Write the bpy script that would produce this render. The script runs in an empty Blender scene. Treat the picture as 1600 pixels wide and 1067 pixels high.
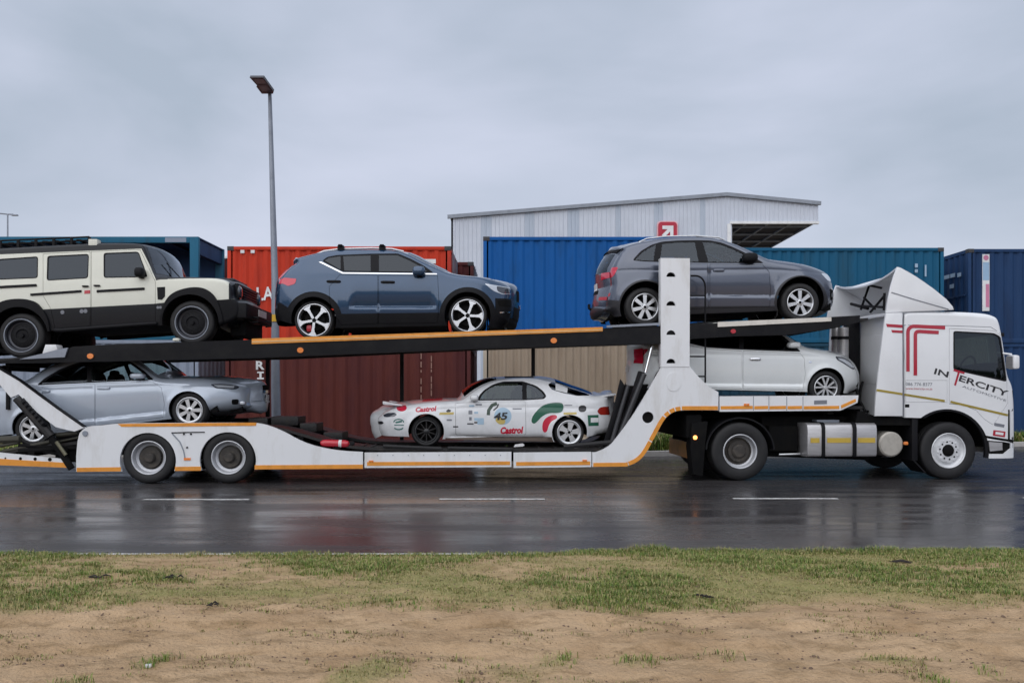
import bpy, bmesh, math, random
import numpy as np
from mathutils import Vector, Matrix, noise
from mathutils.geometry import delaunay_2d_cdt

random.seed(7); np.random.seed(7)
S = bpy.context.scene
COL = S.collection
PI = math.pi

# ------------------------------------------------------------------ camera
F = 1250.0; HOR = 613.0; CH = 1.5
cam = bpy.data.cameras.new('camera'); camo = bpy.data.objects.new('camera', cam); COL.objects.link(camo)
camo.location = (0, 0, CH); camo.rotation_euler = (PI/2, 0, 0)
cam.sensor_width = 36; cam.lens = 36*F/1600; cam.shift_y = (HOR-533.5)/1600
cam.clip_start = 0.1; cam.clip_end = 3000
S.camera = camo

# ------------------------------------------------------------------ world, sun, exposure
SUN_EL, SUN_AZ = math.radians(48), math.radians(200)      # azimuth: where the light comes from, clockwise from +Y
W = bpy.data.worlds.new('World'); S.world = W; W.use_nodes = True
nt = W.node_tree; nt.nodes.clear()
def wn(t, **k):
    n = nt.nodes.new(t)
    for a, b in k.items(): setattr(n, a, b)
    return n
sky = wn('ShaderNodeTexSky', sky_type='NISHITA', sun_disc=False, sun_elevation=SUN_EL, sun_rotation=SUN_AZ, air_density=1.5, dust_density=4)
sc_ = wn('ShaderNodeVectorMath', operation='SCALE'); sc_.inputs['Scale'].default_value = 0.10
nt.links.new(sky.outputs[0], sc_.inputs[0])
tc = wn('ShaderNodeTexCoord'); sx = wn('ShaderNodeSeparateXYZ'); nt.links.new(tc.outputs['Generated'], sx.inputs[0])
mp = wn('ShaderNodeMapping'); mp.inputs['Scale'].default_value = (1, 1, 2.6); nt.links.new(tc.outputs['Generated'], mp.inputs[0])
n1 = wn('ShaderNodeTexNoise'); n1.inputs['Scale'].default_value = 2.1; n1.inputs['Detail'].default_value = 5; n1.inputs['Roughness'].default_value = .48; n1.inputs['Distortion'].default_value = .3
nt.links.new(mp.outputs[0], n1.inputs[0])
cr = wn('ShaderNodeValToRGB'); nt.links.new(n1.outputs[0], cr.inputs[0])
cr.color_ramp.elements[0].position = .36; cr.color_ramp.elements[0].color = (.340, .392, .475, 1)
cr.color_ramp.elements[1].position = .66; cr.color_ramp.elements[1].color = (.490, .525, .635, 1)
hz = wn('ShaderNodeMapRange'); hz.inputs[1].default_value = 0.0; hz.inputs[2].default_value = .22; hz.inputs[3].default_value = .6; hz.inputs[4].default_value = 0; nt.links.new(sx.outputs[2], hz.inputs[0])
mx = wn('ShaderNodeMix', data_type='RGBA'); nt.links.new(hz.outputs[0], mx.inputs[0]); nt.links.new(cr.outputs[0], mx.inputs[6]); mx.inputs[7].default_value = (.57, .61, .71, 1)
mx2 = wn('ShaderNodeMix', data_type='RGBA'); mx2.inputs[0].default_value = .94; nt.links.new(sc_.outputs[0], mx2.inputs[6]); nt.links.new(mx.outputs[2], mx2.inputs[7])
bg = wn('ShaderNodeBackground'); nt.links.new(mx2.outputs[2], bg.inputs[0]); bg.inputs[1].default_value = 1.0
wo = wn('ShaderNodeOutputWorld'); nt.links.new(bg.outputs[0], wo.inputs[0])

sl = bpy.data.lights.new('sun', 'SUN'); sl.energy = 1.5; sl.angle = math.radians(100); sl.color = (1, .985, .965)
so = bpy.data.objects.new('sun', sl); COL.objects.link(so)
dv = Vector((math.sin(SUN_AZ)*math.cos(SUN_EL), math.cos(SUN_AZ)*math.cos(SUN_EL), math.sin(SUN_EL)))
so.rotation_euler = dv.to_track_quat('Z', 'Y').to_euler()
S.view_settings.view_transform = 'Standard'; S.view_settings.look = 'None'
S.view_settings.exposure = 0.38; S.view_settings.gamma = 1; S.view_settings.use_curve_mapping = False
S.cycles.use_denoising = True
S.cycles.max_bounces = 6; S.cycles.transparent_max_bounces = 12
S.cycles.caustics_reflective = False; S.cycles.caustics_refractive = False

# ------------------------------------------------------------------ materials
MT = {}
def mat(name, col, rough=.5, metal=0, coat=0, dirt=.12, scale=3, spec=.5, emit=None, bump=0, bscale=60, dcol=None, dth=(.45, .75), stretch=None):
    if name in MT: return MT[name]
    m = bpy.data.materials.new(name); m.use_nodes = True; MT[name] = m
    t = m.node_tree; b = t.nodes['Principled BSDF']
    b.inputs['Roughness'].default_value = rough; b.inputs['Metallic'].default_value = metal
    b.inputs['Coat Weight'].default_value = coat; b.inputs['Coat Roughness'].default_value = .06
    b.inputs['Specular IOR Level'].default_value = spec
    b.inputs['Base Color'].default_value = (*col, 1)
    co = t.nodes.new('ShaderNodeTexCoord')
    if dirt or dcol:
        mpn = t.nodes.new('ShaderNodeMapping'); t.links.new(co.outputs['Object'], mpn.inputs[0])
        mpn.inputs['Scale'].default_value = stretch or (1, 1, 1)
        n = t.nodes.new('ShaderNodeTexNoise'); n.inputs['Scale'].default_value = scale; n.inputs['Detail'].default_value = 7; n.inputs['Roughness'].default_value = .65
        t.links.new(mpn.outputs[0], n.inputs[0])
        r = t.nodes.new('ShaderNodeMapRange'); r.inputs[1].default_value = dth[0]; r.inputs[2].default_value = dth[1]; r.inputs[3].default_value = 0; r.inputs[4].default_value = 1
        t.links.new(n.outputs[0], r.inputs[0])
        x = t.nodes.new('ShaderNodeMix'); x.data_type = 'RGBA'
        x.inputs[6].default_value = (*col, 1)
        dc = dcol or tuple(c*(1-dirt*2.2) for c in col)
        x.inputs[7].default_value = (*dc, 1)
        t.links.new(r.outputs[0], x.inputs[0]); t.links.new(x.outputs[2], b.inputs['Base Color'])
        r2 = t.nodes.new('ShaderNodeMapRange'); r2.inputs[3].default_value = max(0, rough-.04); r2.inputs[4].default_value = min(1, rough+.15)
        t.links.new(n.outputs[0], r2.inputs[0]); t.links.new(r2.outputs[0], b.inputs['Roughness'])
    if bump:
        n2 = t.nodes.new('ShaderNodeTexNoise'); n2.inputs['Scale'].default_value = bscale; n2.inputs['Detail'].default_value = 4
        t.links.new(co.outputs['Object'], n2.inputs[0])
        bp = t.nodes.new('ShaderNodeBump'); bp.inputs['Strength'].default_value = bump; bp.inputs['Distance'].default_value = .02
        t.links.new(n2.outputs[0], bp.inputs['Height']); t.links.new(bp.outputs[0], b.inputs['Normal'])
    if emit:
        b.inputs['Emission Color'].default_value = (*emit[0], 1); b.inputs['Emission Strength'].default_value = emit[1]
    return m
def glass(name, tint, trans=1.0, ior=1.5):
    m = bpy.data.materials.new(name); m.use_nodes = True; MT[name] = m
    t = m.node_tree; t.nodes.clear()
    o = t.nodes.new('ShaderNodeOutputMaterial'); tr = t.nodes.new('ShaderNodeBsdfTransparent'); tr.inputs[0].default_value = (*tint, 1)
    g = t.nodes.new('ShaderNodeBsdfGlossy'); g.inputs['Roughness'].default_value = .03; g.inputs[0].default_value = (.82, .90, 1, 1)
    f = t.nodes.new('ShaderNodeFresnel'); f.inputs[0].default_value = ior
    ad = t.nodes.new('ShaderNodeMath'); ad.operation = 'MULTIPLY_ADD'; ad.inputs[1].default_value = .95; ad.inputs[2].default_value = .03
    t.links.new(f.outputs[0], ad.inputs[0])
    mm = t.nodes.new('ShaderNodeMixShader'); t.links.new(ad.outputs[0], mm.inputs[0]); t.links.new(tr.outputs[0], mm.inputs[1]); t.links.new(g.outputs[0], mm.inputs[2])
    t.links.new(mm.outputs[0], o.inputs[0])
    return m

white = mat('white_paint', (.78, .79, .81), .35, 0, .25, .05, 2.2, dcol=(.60, .585, .56), dth=(.50, .80), stretch=(1.6, 1, .5))
truckwhite = mat('truck_white', (.80, .81, .83), .28, 0, .5, .03, 2)
carwhite = mat('pearl_white', (.78, .81, .82), .25, 0, .8, .02, 2)
black = mat('black_paint', (.006, .006, .008), .42, 0, .05, 0, 4, dcol=(.014, .0135, .014), spec=.16)
plastic = mat('black_plastic', (.006, .006, .008), .55, 0, 0, 0, 6, dcol=(.010, .010, .011), spec=.2)
dark = mat('dark_underside', (.003, .003, .0035), .8, 0, 0, 0, 5, dcol=(.009, .008, .007), spec=.2)
rubber = mat('tyre_rubber', (.007, .007, .0085), .6, 0, 0, 0, 8, dcol=(.018, .017, .017), dth=(.4, .8), bump=.15, bscale=40)
orange = mat('orange_tape', (.80, .31, .035), .4, 0, .2, .12, 9)
silver = mat('silver_metal', (.62, .63, .65), .28, .75, 0, .06, 8)
chrome = mat('chrome_trim', (.80, .82, .85), .14, 1, 0, 0)
alu = mat('brushed_tank', (.52, .51, .52), .38, .6, 0, .1, 3, stretch=(1, 1, 6))
steel = mat('deck_steel', (.012, .0115, .0125), .45, .2, 0, 0, 7, dcol=(.045, .034, .028), dth=(.5, .8), bump=.2, bscale=50)
rimsteel = mat('rim_steel', (.60, .61, .64), .35, .3, 0, .1, 9)
galv = mat('galvanised_steel', (.27, .295, .345), .45, .4, 0, .08, 5)
redlens = mat('red_lens', (.62, .015, .05), .12, 0, 1, 0)
amber = mat('amber_lens', (.85, .24, .04), .2, 0, 1, 0)
amberlit = mat('amber_lens_lit', (.9, .3, .05), .3, 0, 0, 0, emit=((1, .35, .1), 2.5))
lens = mat('clear_lens', (.62, .66, .72), .12, .3, 1, 0)
darklens = mat('smoked_lens', (.05, .055, .07), .1, 0, 1, 0)
seatm = mat('seat_cloth', (.022, .021, .023), .8, 0, 0, 0)
plate = mat('number_plate', (.72, .72, .72), .4, 0, 0, .1, 20)
redpaint = mat('red_print', (.46, .015, .03), .35, 0, .4, .03)
blackprint = mat('black_print', (.02, .02, .025), .4, 0, .2, 0)
greyprint = mat('grey_print', (.20, .21, .24), .4, 0, .2, 0)
ring = mat('white_decal', (.78, .79, .80), .4, 0, .3)
g_dark = glass('privacy_glass', (.035, .04, .045), ior=1.42)
g_mid = glass('tinted_glass', (.30, .38, .37), ior=1.45)
g_clear = glass('clear_glass', (.76, .86, .83), ior=1.42)

# ------------------------------------------------------------------ geometry helpers
def chaikin(p, n=2, closed=False):
    p = [tuple(q) for q in p]
    for _ in range(n):
        o = [] if closed else [p[0]]
        m = len(p)
        for i in range(m if closed else m-1):
            a, b = p[i], p[(i+1) % m]
            o.append(tuple(.75*x+.25*y for x, y in zip(a, b))); o.append(tuple(.25*x+.75*y for x, y in zip(a, b)))
        if not closed: o.append(p[-1])
        p = o
    return p
def resample(p, step, closed=False):
    p = np.array(p, float)
    if closed: p = np.vstack([p, p[:1]])
    out = []
    for i in range(len(p)-1):
        L = np.linalg.norm(p[i+1]-p[i]); k = max(1, int(math.ceil(L/step)))
        for j in range(k): out.append(p[i]+(p[i+1]-p[i])*j/k)
    if not closed: out.append(p[-1])
    return np.array(out)
def inside(poly, x, y):
    poly = np.asarray(poly); c = np.zeros(len(x), bool); n = len(poly)
    for i in range(n):
        x1, y1 = poly[i]; x2, y2 = poly[(i+1) % n]
        if y1 == y2: continue
        t = ((y1 > y) != (y2 > y)) & (x < (x2-x1)*(y-y1)/(y2-y1)+x1)
        c ^= t
    return c
def area(p):
    p = np.asarray(p); x, y = p[:, 0], p[:, 1]
    return .5*float(np.sum(x*np.roll(y, -1)-np.roll(x, -1)*y))
def inset(poly, d):
    p = np.asarray(poly, float)
    if area(p) < 0: p = p[::-1]
    a = np.roll(p, 1, 0); b = np.roll(p, -1, 0)
    e1 = p-a; e2 = b-p
    e1 /= np.linalg.norm(e1, axis=1)[:, None]+1e-9; e2 /= np.linalg.norm(e2, axis=1)[:, None]+1e-9
    n1_ = np.stack([-e1[:, 1], e1[:, 0]], 1); n2_ = np.stack([-e2[:, 1], e2[:, 0]], 1)
    m = n1_+n2_; m /= np.linalg.norm(m, axis=1)[:, None]+1e-9
    k = np.clip(np.sum(m*n1_, 1), .4, 1)
    return p+m*(d/k)[:, None]
def cdt(loops, extra=()):
    vs = []; ed = []
    for lp in loops:
        o = len(vs); n = len(lp); vs += [Vector((float(a[0]), float(a[1]))) for a in lp]
        ed += [(o+i, o+(i+1) % n) for i in range(n)]
    vs += [Vector((float(a[0]), float(a[1]))) for a in extra]
    r = delaunay_2d_cdt(vs, ed, [], 0, 1e-5)
    return np.array([(v.x, v.y) for v in r[0]]), np.array([tuple(f) for f in r[2]], int)

class MB:
    def __init__(s): s.v = []; s.f = []
    def add(s, v, f):
        o = len(s.v); s.v += [tuple(map(float, a)) for a in v]; s.f += [tuple(o+int(i) for i in q) for q in f]; return s
    def box(s, x0, x1, y0, y1, z0, z1):
        return s.add([(x, y, z) for x in (x0, x1) for y in (y0, y1) for z in (z0, z1)],
                     [(0, 1, 3, 2), (4, 6, 7, 5), (0, 4, 5, 1), (2, 3, 7, 6), (0, 2, 6, 4), (1, 5, 7, 3)])
    def prism(s, poly, v0, v1, holes=()):
        """poly in (u,z) extruded along v"""
        P, T = cdt([poly]+list(holes))
        c = P[T].mean(1); ok = inside(poly, c[:, 0], c[:, 1])
        for h in holes: ok &= ~inside(h, c[:, 0], c[:, 1])
        T = T[ok]; n = len(P)
        s.add([(p[0], v0, p[1]) for p in P]+[(p[0], v1, p[1]) for p in P], [tuple(t) for t in T]+[(t[2]+n, t[1]+n, t[0]+n) for t in T])
        for lp in [poly]+list(holes):
            k = len(lp)
            s.add([(p[0], v0, p[1]) for p in lp]+[(p[0], v1, p[1]) for p in lp], [(i, (i+1) % k, (i+1) % k+k, i+k) for i in range(k)])
        return s
    def extr(s, poly, axis, a, b):
        """poly (2D) extruded on axis x(0) or z(2): x -> poly in (y,z); z -> poly in (x,y)"""
        k = len(poly)
        if axis == 0: V = [(a, p[0], p[1]) for p in poly]+[(b, p[0], p[1]) for p in poly]
        else: V = [(p[0], p[1], a) for p in poly]+[(p[0], p[1], b) for p in poly]
        return s.add(V, [(i, (i+1) % k, (i+1) % k+k, i+k) for i in range(k)]+[tuple(range(k))[::-1], tuple(range(k, 2*k))])
    def tube(s, pts, r, n=8, cap=True):
        pts = [Vector(p) for p in pts]; m = len(pts); rs = r if isinstance(r, (list, tuple)) else [r]*m
        vs = []
        for i, p in enumerate(pts):
            d = (pts[min(i+1, m-1)]-pts[max(i-1, 0)]).normalized()
            a = d.orthogonal().normalized() if i == 0 else (a-d*a.dot(d)).normalized()
            b = d.cross(a)
            vs += [p+(a*math.cos(2*PI*k/n)+b*math.sin(2*PI*k/n))*rs[i] for k in range(n)]
        fs = [(i*n+k, i*n+(k+1) % n, (i+1)*n+(k+1) % n, (i+1)*n+k) for i in range(m-1) for k in range(n)]
        if cap: fs += [tuple(range(n))[::-1], tuple((m-1)*n+k for k in range(n))]
        return s.add(vs, fs)
    def lathe(s, prof, n=40, c=(0, 0, 0)):
        """prof (r, v) turned about the v (local y) axis"""
        vs = [(c[0]+r*math.cos(2*PI*k/n), c[1]+y, c[2]+r*math.sin(2*PI*k/n)) for r, y in prof for k in range(n)]
        return s.add(vs, [(i*n+k, i*n+(k+1) % n, (i+1)*n+(k+1) % n, (i+1)*n+k) for i in range(len(prof)-1) for k in range(n)])
    def blob(s, c, sz, e=.5, n=10, m=14):
        sg = lambda x, p: math.copysign(abs(x)**p, x)
        vs = []
        for i in range(n+1):
            a = -PI/2+PI*i/n
            for k in range(m):
                b = 2*PI*k/m
                vs.append((c[0]+sz[0]*sg(math.cos(a), e)*sg(math.cos(b), e), c[1]+sz[1]*sg(math.cos(a), e)*sg(math.sin(b), e), c[2]+sz[2]*sg(math.sin(a), e)))
        return s.add(vs, [(i*m+k, i*m+(k+1) % m, (i+1)*m+(k+1) % m, (i+1)*m+k) for i in range(n) for k in range(m)])

def mesh(name, mb, m, bevel=0, smooth=True, ang=35, merge=True, normals=None):
    me = bpy.data.meshes.new(name); me.from_pydata(mb.v, [], mb.f)
    if normals is None:
        bm = bmesh.new(); bm.from_mesh(me)
        if merge: bmesh.ops.remove_doubles(bm, verts=bm.verts, dist=1e-5)
        bmesh.ops.dissolve_degenerate(bm, edges=bm.edges, dist=1e-6)
        bmesh.ops.recalc_face_normals(bm, faces=bm.faces)
        if bevel:
            ee = [e for e in bm.edges if len(e.link_faces) == 2 and e.calc_face_angle(0) > .6]
            if ee: bmesh.ops.bevel(bm, geom=ee, offset=bevel, segments=2, affect='EDGES', profile=.6, clamp_overlap=True)
        bm.to_mesh(me); bm.free()
    if smooth:
        me.polygons.foreach_set('use_smooth', [True]*len(me.polygons))
        if normals is None: me.set_sharp_from_angle(angle=math.radians(ang))
        else: me.normals_split_custom_set_from_vertices(normals)
    me.materials.append(m); me.update()
    return me

# truck frame: u along the rig, v away from the camera, z up
TH = math.radians(2.6); PY = 13.36; CT, ST = math.cos(TH), math.sin(TH)
def R(px, py, v=0.0):
    rx = (px-800)/F; rz = (HOR-py)/F
    t = (PY*CT+v)/(CT-rx*ST)
    return (t*rx*CT+(t-PY)*ST, CH+t*rz)
def RP(pts, v=0.0): return [R(p[0], p[1], v) for p in pts]
def world(u, v, z): return (u*CT-v*ST, PY+u*ST+v*CT, z)
def PXW(px, py, d): return ((px-800)/F*d, CH+(HOR-py)/F*d)      # world X,Z at distance d

def setp(o, label=None, cat=None, group=None, kind=None):
    for k, x in (('label', label), ('category', cat), ('group', group), ('kind', kind)):
        if x: o[k] = x
    return o
class Thing:
    """an Empty at the thing's base; parts are given in the frame's coordinates (rig or world)"""
    def __init__(s, name, label, cat, base, rig=True, group=None):
        s.o = bpy.data.objects.new(name, None); COL.objects.link(s.o); s.b = Vector(base)
        s.o.empty_display_size = .3
        if rig: s.o.location = world(*base); s.o.rotation_euler = (0, 0, TH)
        else: s.o.location = base
        setp(s.o, label, cat, group)
    def part(s, name, mb, m, parent=None, label=None, kind=None, **k):
        me = mesh(name, mb, m, **k)
        me.transform(Matrix.Translation(-s.b))
        o = bpy.data.objects.new(name, me); COL.objects.link(o); o.parent = parent or s.o
        return setp(o, label, kind=kind)
    def inst(s, name, me, loc=(0, 0, 0), parent=None, rel=False, rot=None, scale=None):
        o = bpy.data.objects.new(name, me); COL.objects.link(o); o.parent = parent or s.o
        o.location = loc if rel else Vector(loc)-s.b
        if rot: o.rotation_euler = rot
        if scale: o.scale = scale
        return o
def solo(name, mb, m, label=None, cat=None, kind=None, group=None, rig=False, **k):
    """a thing or piece of setting that is one mesh, given in world or rig coordinates"""
    me = mesh(name, mb, m, **k); o = bpy.data.objects.new(name, me); COL.objects.link(o)
    if rig: o.location = (0, PY, 0); o.rotation_euler = (0, 0, TH)
    return setp(o, label, cat, group, kind)

_tx = {}
def text2d(body, shear=0, bold=0, space=1):
    k = (body, shear, bold, space)
    if k not in _tx:
        cu = bpy.data.curves.new('t', 'FONT'); cu.body = body; cu.shear = shear; cu.offset = bold; cu.resolution_u = 3; cu.space_character = space
        ob = bpy.data.objects.new('t', cu); COL.objects.link(ob); bpy.context.view_layer.update()
        me = bpy.data.meshes.new_from_object(ob.evaluated_get(bpy.context.evaluated_depsgraph_get()))
        v = np.array([x.co[:2] for x in me.vertices]); f = [tuple(p.vertices) for p in me.polygons]
        bpy.data.objects.remove(ob); bpy.data.curves.remove(cu); bpy.data.meshes.remove(me)
        v -= v.min(0); v /= v.max(0)
        _tx[k] = (v, f)
    return _tx[k]
def text_on(body, p0, p1, h, surf, off=.004, **k):
    """text with its baseline from pixel p0 to p1, h pixels tall, on surf(px,py)->(u,v,z)"""
    v, f = text2d(body, **k); mb = MB()
    d = np.array(p1, float)-np.array(p0, float); L = np.linalg.norm(d); nrm = np.array([d[1], -d[0]])/L*h
    pts = []
    for x, y in v:
        q = np.array(p0)+d*x+nrm*y; u, vv, z = surf(q[0], q[1]); pts.append((u, vv-off, z))
    return mb.add(pts, f)
def poly_on(poly, surf, off=.003, step=None):
    P, T = cdt([poly]); c = P[T].mean(1); T = T[inside(poly, c[:, 0], c[:, 1])]
    pts = []
    for q in P:
        u, vv, z = surf(q[0], q[1]); pts.append((u, vv-off, z))
    return MB().add(pts, [tuple(t) for t in T])
def circ(cx, cy, r, n=20, ry=None, a0=0, a1=2*PI):
    full = abs(a1-a0-2*PI) < 1e-6
    return [(cx+r*math.cos(a0+(a1-a0)*i/(n if full else n-1)), cy+(ry or r)*math.sin(a0+(a1-a0)*i/(n if full else n-1))) for i in range(n)]
def rounded(poly, r, n=4):
    P = [np.array(p, float) for p in poly]; o = []
    for i, p in enumerate(P):
        a, b = P[i-1], P[(i+1) % len(P)]; la, lb = np.linalg.norm(a-p), np.linalg.norm(b-p); q = min(r, la*.45, lb*.45)
        s, e = p+(a-p)/la*q, p+(b-p)/lb*q
        o += [tuple((1-t)**2*s+2*t*(1-t)*p+t*t*e) for t in np.linspace(0, 1, n+1)]
    return o
def band(pts, w):
    """closed polygon around a polyline of half-width w"""
    p = np.array(pts, float); t = np.gradient(p, axis=0); t /= np.linalg.norm(t, axis=1)[:, None]
    n = np.stack([-t[:, 1], t[:, 0]], 1)*w
    return [tuple(q) for q in (p+n)]+[tuple(q) for q in (p-n)[::-1]]
# ------------------------------------------------------------------ wheels
def spoke_poly(r0, r1, a, w0, w1):
    """straight spoke from radius r0 (half width w0) to r1 (half width w1) at angle a"""
    c, s_ = math.cos(a), math.sin(a)
    q = [(r0, -w0), (r1, -w1), (r1, w1), (r0, w0)]
    return [(x*c-y*s_, x*s_+y*c) for x, y in q]
_wh = {}
def wheel_set(key, rt, rr, w, style, rimmat):
    if key in _wh: return _wh[key]
    ty = MB().lathe([(rr*1.0, .045), (rr*1.0, .012), (rr*1.03, .004), (rr+(rt-rr)*.3, -.006), (rr+(rt-rr)*.55, -.008), (rt-.03, .0), (rt-.012, .014), (rt-.004, .032), (rt, .05), (rt, w*.36), (rt-.007, w*.37), (rt-.007, w*.40), (rt, w*.41), (rt, w*.6), (rt-.007, w*.61), (rt-.007, w*.64), (rt, w*.65),
                     (rt, w-.05), (rt-.012, w-.014), (rr+(rt-rr)*.4, w+.005), (rr, w-.01)], 56)
    # tread blocks: shallow grooves around the shoulder
    n = 56
    rm = MB(); hb = MB()
    rm.lathe([(rr+.002, .006), (rr+.004, -.002), (rr-.006, -.006), (rr-.016, .002), (rr-.02, .02), (rr-.03, .05), (rr-.035, w-.03), (rr-.01, w-.02)], 48)
    hb.lathe([(.0, .075), (rr*.62, .075), (rr*.62, .09), (rr*.2, .10), (rr*.2, .13), (rr-.03, .135), (rr-.03, .16)], 36)
    ri = rr-.018
    if style == 'xc':      # five flared diamond-cut spokes
        for i in range(5):
            a = PI/2+i*2*PI/5-.35
            rm.prism(spoke_poly(.035, ri*.55, a, .022, .020), .012, .05)
            c, s_ = math.cos(a), math.sin(a)
            q = [(ri*.55, -.020), (ri*.80, -.026), (ri*1.0, -.078), (ri*1.035, 0), (ri*1.0, .072), (ri*.86, .052), (ri*.74, .028), (ri*.55, .020)]
            rm.prism([(x*c-y*s_, x*s_+y*c) for x, y in q], .006, .045)
        hb.lathe([(0, .006), (.035, .008), (.04, .03)], 20)
        for i in range(5): hb.lathe([(0, .028), (.009, .03), (.01, .06)], 8, (.05*math.cos(i*1.2566+.3), 0, .05*math.sin(i*1.2566+.3)))
    elif style == 'seven':
        for i in range(7):
            a = PI/2+i*2*PI/7
            rm.prism(spoke_poly(.045, ri, a, .024, .034), .012, .05)
        rm.lathe([(.0, .006), (.04, .008), (.068, .016), (.07, .05)], 28)
        hb.lathe([(0, .003), (.022, .004), (.026, .008)], 20)
        for i in range(5): hb.lathe([(0, .008), (.008, .009), (.009, .03)], 8, (.05*math.cos(i*1.2566), 0, .05*math.sin(i*1.2566)))
    elif style == 'wide7':
        for i in range(7):
            a = PI/2+.25+i*2*PI/7
            rm.prism([tuple(p) for p in spoke_poly(.04, ri, a, .024, .034)], .010, .045)
        rm.lathe([(.0, .004), (.04, .006), (.062, .013), (.065, .04)], 28)
        rm.lathe([(ri*.90, .012), (ri+.006, .003), (ri+.006, .03)], 40)
        hb.lathe([(0, .001), (.020, .002), (.024, .006)], 20)
    elif style == 'five':
        for i in range(5):
            a = PI/2-.2+i*2*PI/5
            c, s_ = math.cos(a), math.sin(a)
            q = [(.03, -.034), (ri*.6, -.040), (ri*.95, -.062), (ri*1.04, -.058), (ri*1.04, .058), (ri*.95, .062), (ri*.6, .040), (.03, .034)]
            rm.prism([(x*c-y*s_, x*s_+y*c) for x, y in q], .006, .045)
        rm.lathe([(ri*.9, .008), (ri+.008, .0), (ri+.008, .03)], 40)
        rm.lathe([(.0, .003), (.05, .005), (.066, .02)], 28)
        hb.lathe([(0, .0), (.022, .001), (.026, .004)], 20)
        for i in range(4): hb.lathe([(0, .0), (.01, .001), (.011, .02)], 8, (.045*math.cos(i*1.5708+.5), 0, .045*math.sin(i*1.5708+.5)))
    elif style == 'vee':
        for i in range(5):
            for dd in (-.19, .19):
                a = PI/2+i*2*PI/5
                c0 = (.03*math.cos(a), .03*math.sin(a)); c1 = (ri*math.cos(a+dd*1.5), ri*math.sin(a+dd*1.5))
                dx, dz = c1[0]-c0[0], c1[1]-c0[1]; L = math.hypot(dx, dz); nx, nz = -dz/L*.013, dx/L*.013
                rm.prism([(c0[0]-nx, c0[1]-nz), (c1[0]-nx*1.3, c1[1]-nz*1.3), (c1[0]+nx*1.3, c1[1]+nz*1.3), (c0[0]+nx, c0[1]+nz)], .010+.002*(dd > 0), .045)
        rm.lathe([(.0, .003), (.03, .005), (.045, .02)], 24)
    elif style == 'mesh8':
        for i in range(10):
            a = PI/2+i*2*PI/10
            rm.prism(spoke_poly(.04, ri, a, .009, .008), .014, .045)
        rm.lathe([(.0, .004), (.03, .006), (.05, .02)], 24)
    elif style == 'steelie':
        rm.lathe([(ri+.004, .02), (ri*.93, .05), (ri*.8, .06)], 40)
        hb.lathe([(ri*.82, .052), (ri*.6, .035), (ri*.45, .03), (ri*.38, .045), (.0, .045)], 40)
        for i in range(16):
            a = i*2*PI/16
            hb.lathe([(0, .034), (.011, .034), (.014, .05)], 8, (ri*.66*math.cos(a), 0, ri*.66*math.sin(a)))
        hb.lathe([(0, .004), (.03, .006), (.035, .05)], 20)
    elif style == 'truck_front':
        rm.lathe([(rr*.93, .02), (rr*.80, .055), (rr*.72, .035), (rr*.68, .012), (rr*.36, .008), (rr*.34, .02)], 48)
        for i in range(10):
            a = i*2*PI/10+.15
            rm.lathe([(0, -.006), (.013, -.004), (.015, .012)], 8, (rr*.60*math.cos(a), 0, rr*.60*math.sin(a)))
            hb.lathe([(0, .006), (.016, .007)], 10, (rr*.50*math.cos(a+.31), 0, rr*.50*math.sin(a+.31)))
        hb.lathe([(0, -.03), (rr*.2, -.028), (rr*.3, -.01), (rr*.33, .03)], 32)
    elif style == 'truck_rear':
        rm.lathe([(rr*.96, .0), (rr*.93, .02), (rr*.90, .10), (rr*.80, .12)], 48)
        hb.lathe([(rr*.86, .11), (rr*.74, .13), (rr*.5, .15), (rr*.44, .12), (rr*.40, .05), (rr*.32, .03), (0, .025)], 36)
        for i in range(10):
            a = i*2*PI/10
            hb.lathe([(0, .10), (.015, .102), (.017, .14)], 8, (rr*.55*math.cos(a), 0, rr*.55*math.sin(a)))
    elif style == 'trailer':
        rm.lathe([(rr*.95, .0), (rr*.90, .03), (rr*.86, .09), (rr*.72, .11), (rr*.70, .16)], 48)
        hb.lathe([(rr*.80, .13), (rr*.5, .15), (rr*.34, .12), (rr*.30, .03), (rr*.24, .01), (0, .005)], 32)
        for i in range(8):
            a = i*2*PI/8
            rm.lathe([(0, .09), (.014, .092), (.016, .14)], 8, (rr*.52*math.cos(a), 0, rr*.52*math.sin(a)))
    r = (mesh('wheel', hb, plastic if style == 'steelie' else (mat('hub_grime', (.045, .040, .036), .6, .2, 0, 0, 9, dcol=(.10, .085, .07)) if style in ('truck_rear', 'trailer') else dark)), mesh('tyre', ty, rubber, merge=False), mesh('rim', rm, rimmat))
    _wh[key] = r
    return r
def put_wheel(T, ms, u, v, z, far=False, spin=0):
    w = T.inst('wheel', ms[0], (u, v, z)); w.rotation_euler = (0, spin, PI if far else 0)
    for nm, m in (('tyre', ms[1]), ('rim', ms[2])):
        T.inst(nm, m, (0, 0, 0), parent=w, rel=True)
    return w

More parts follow.
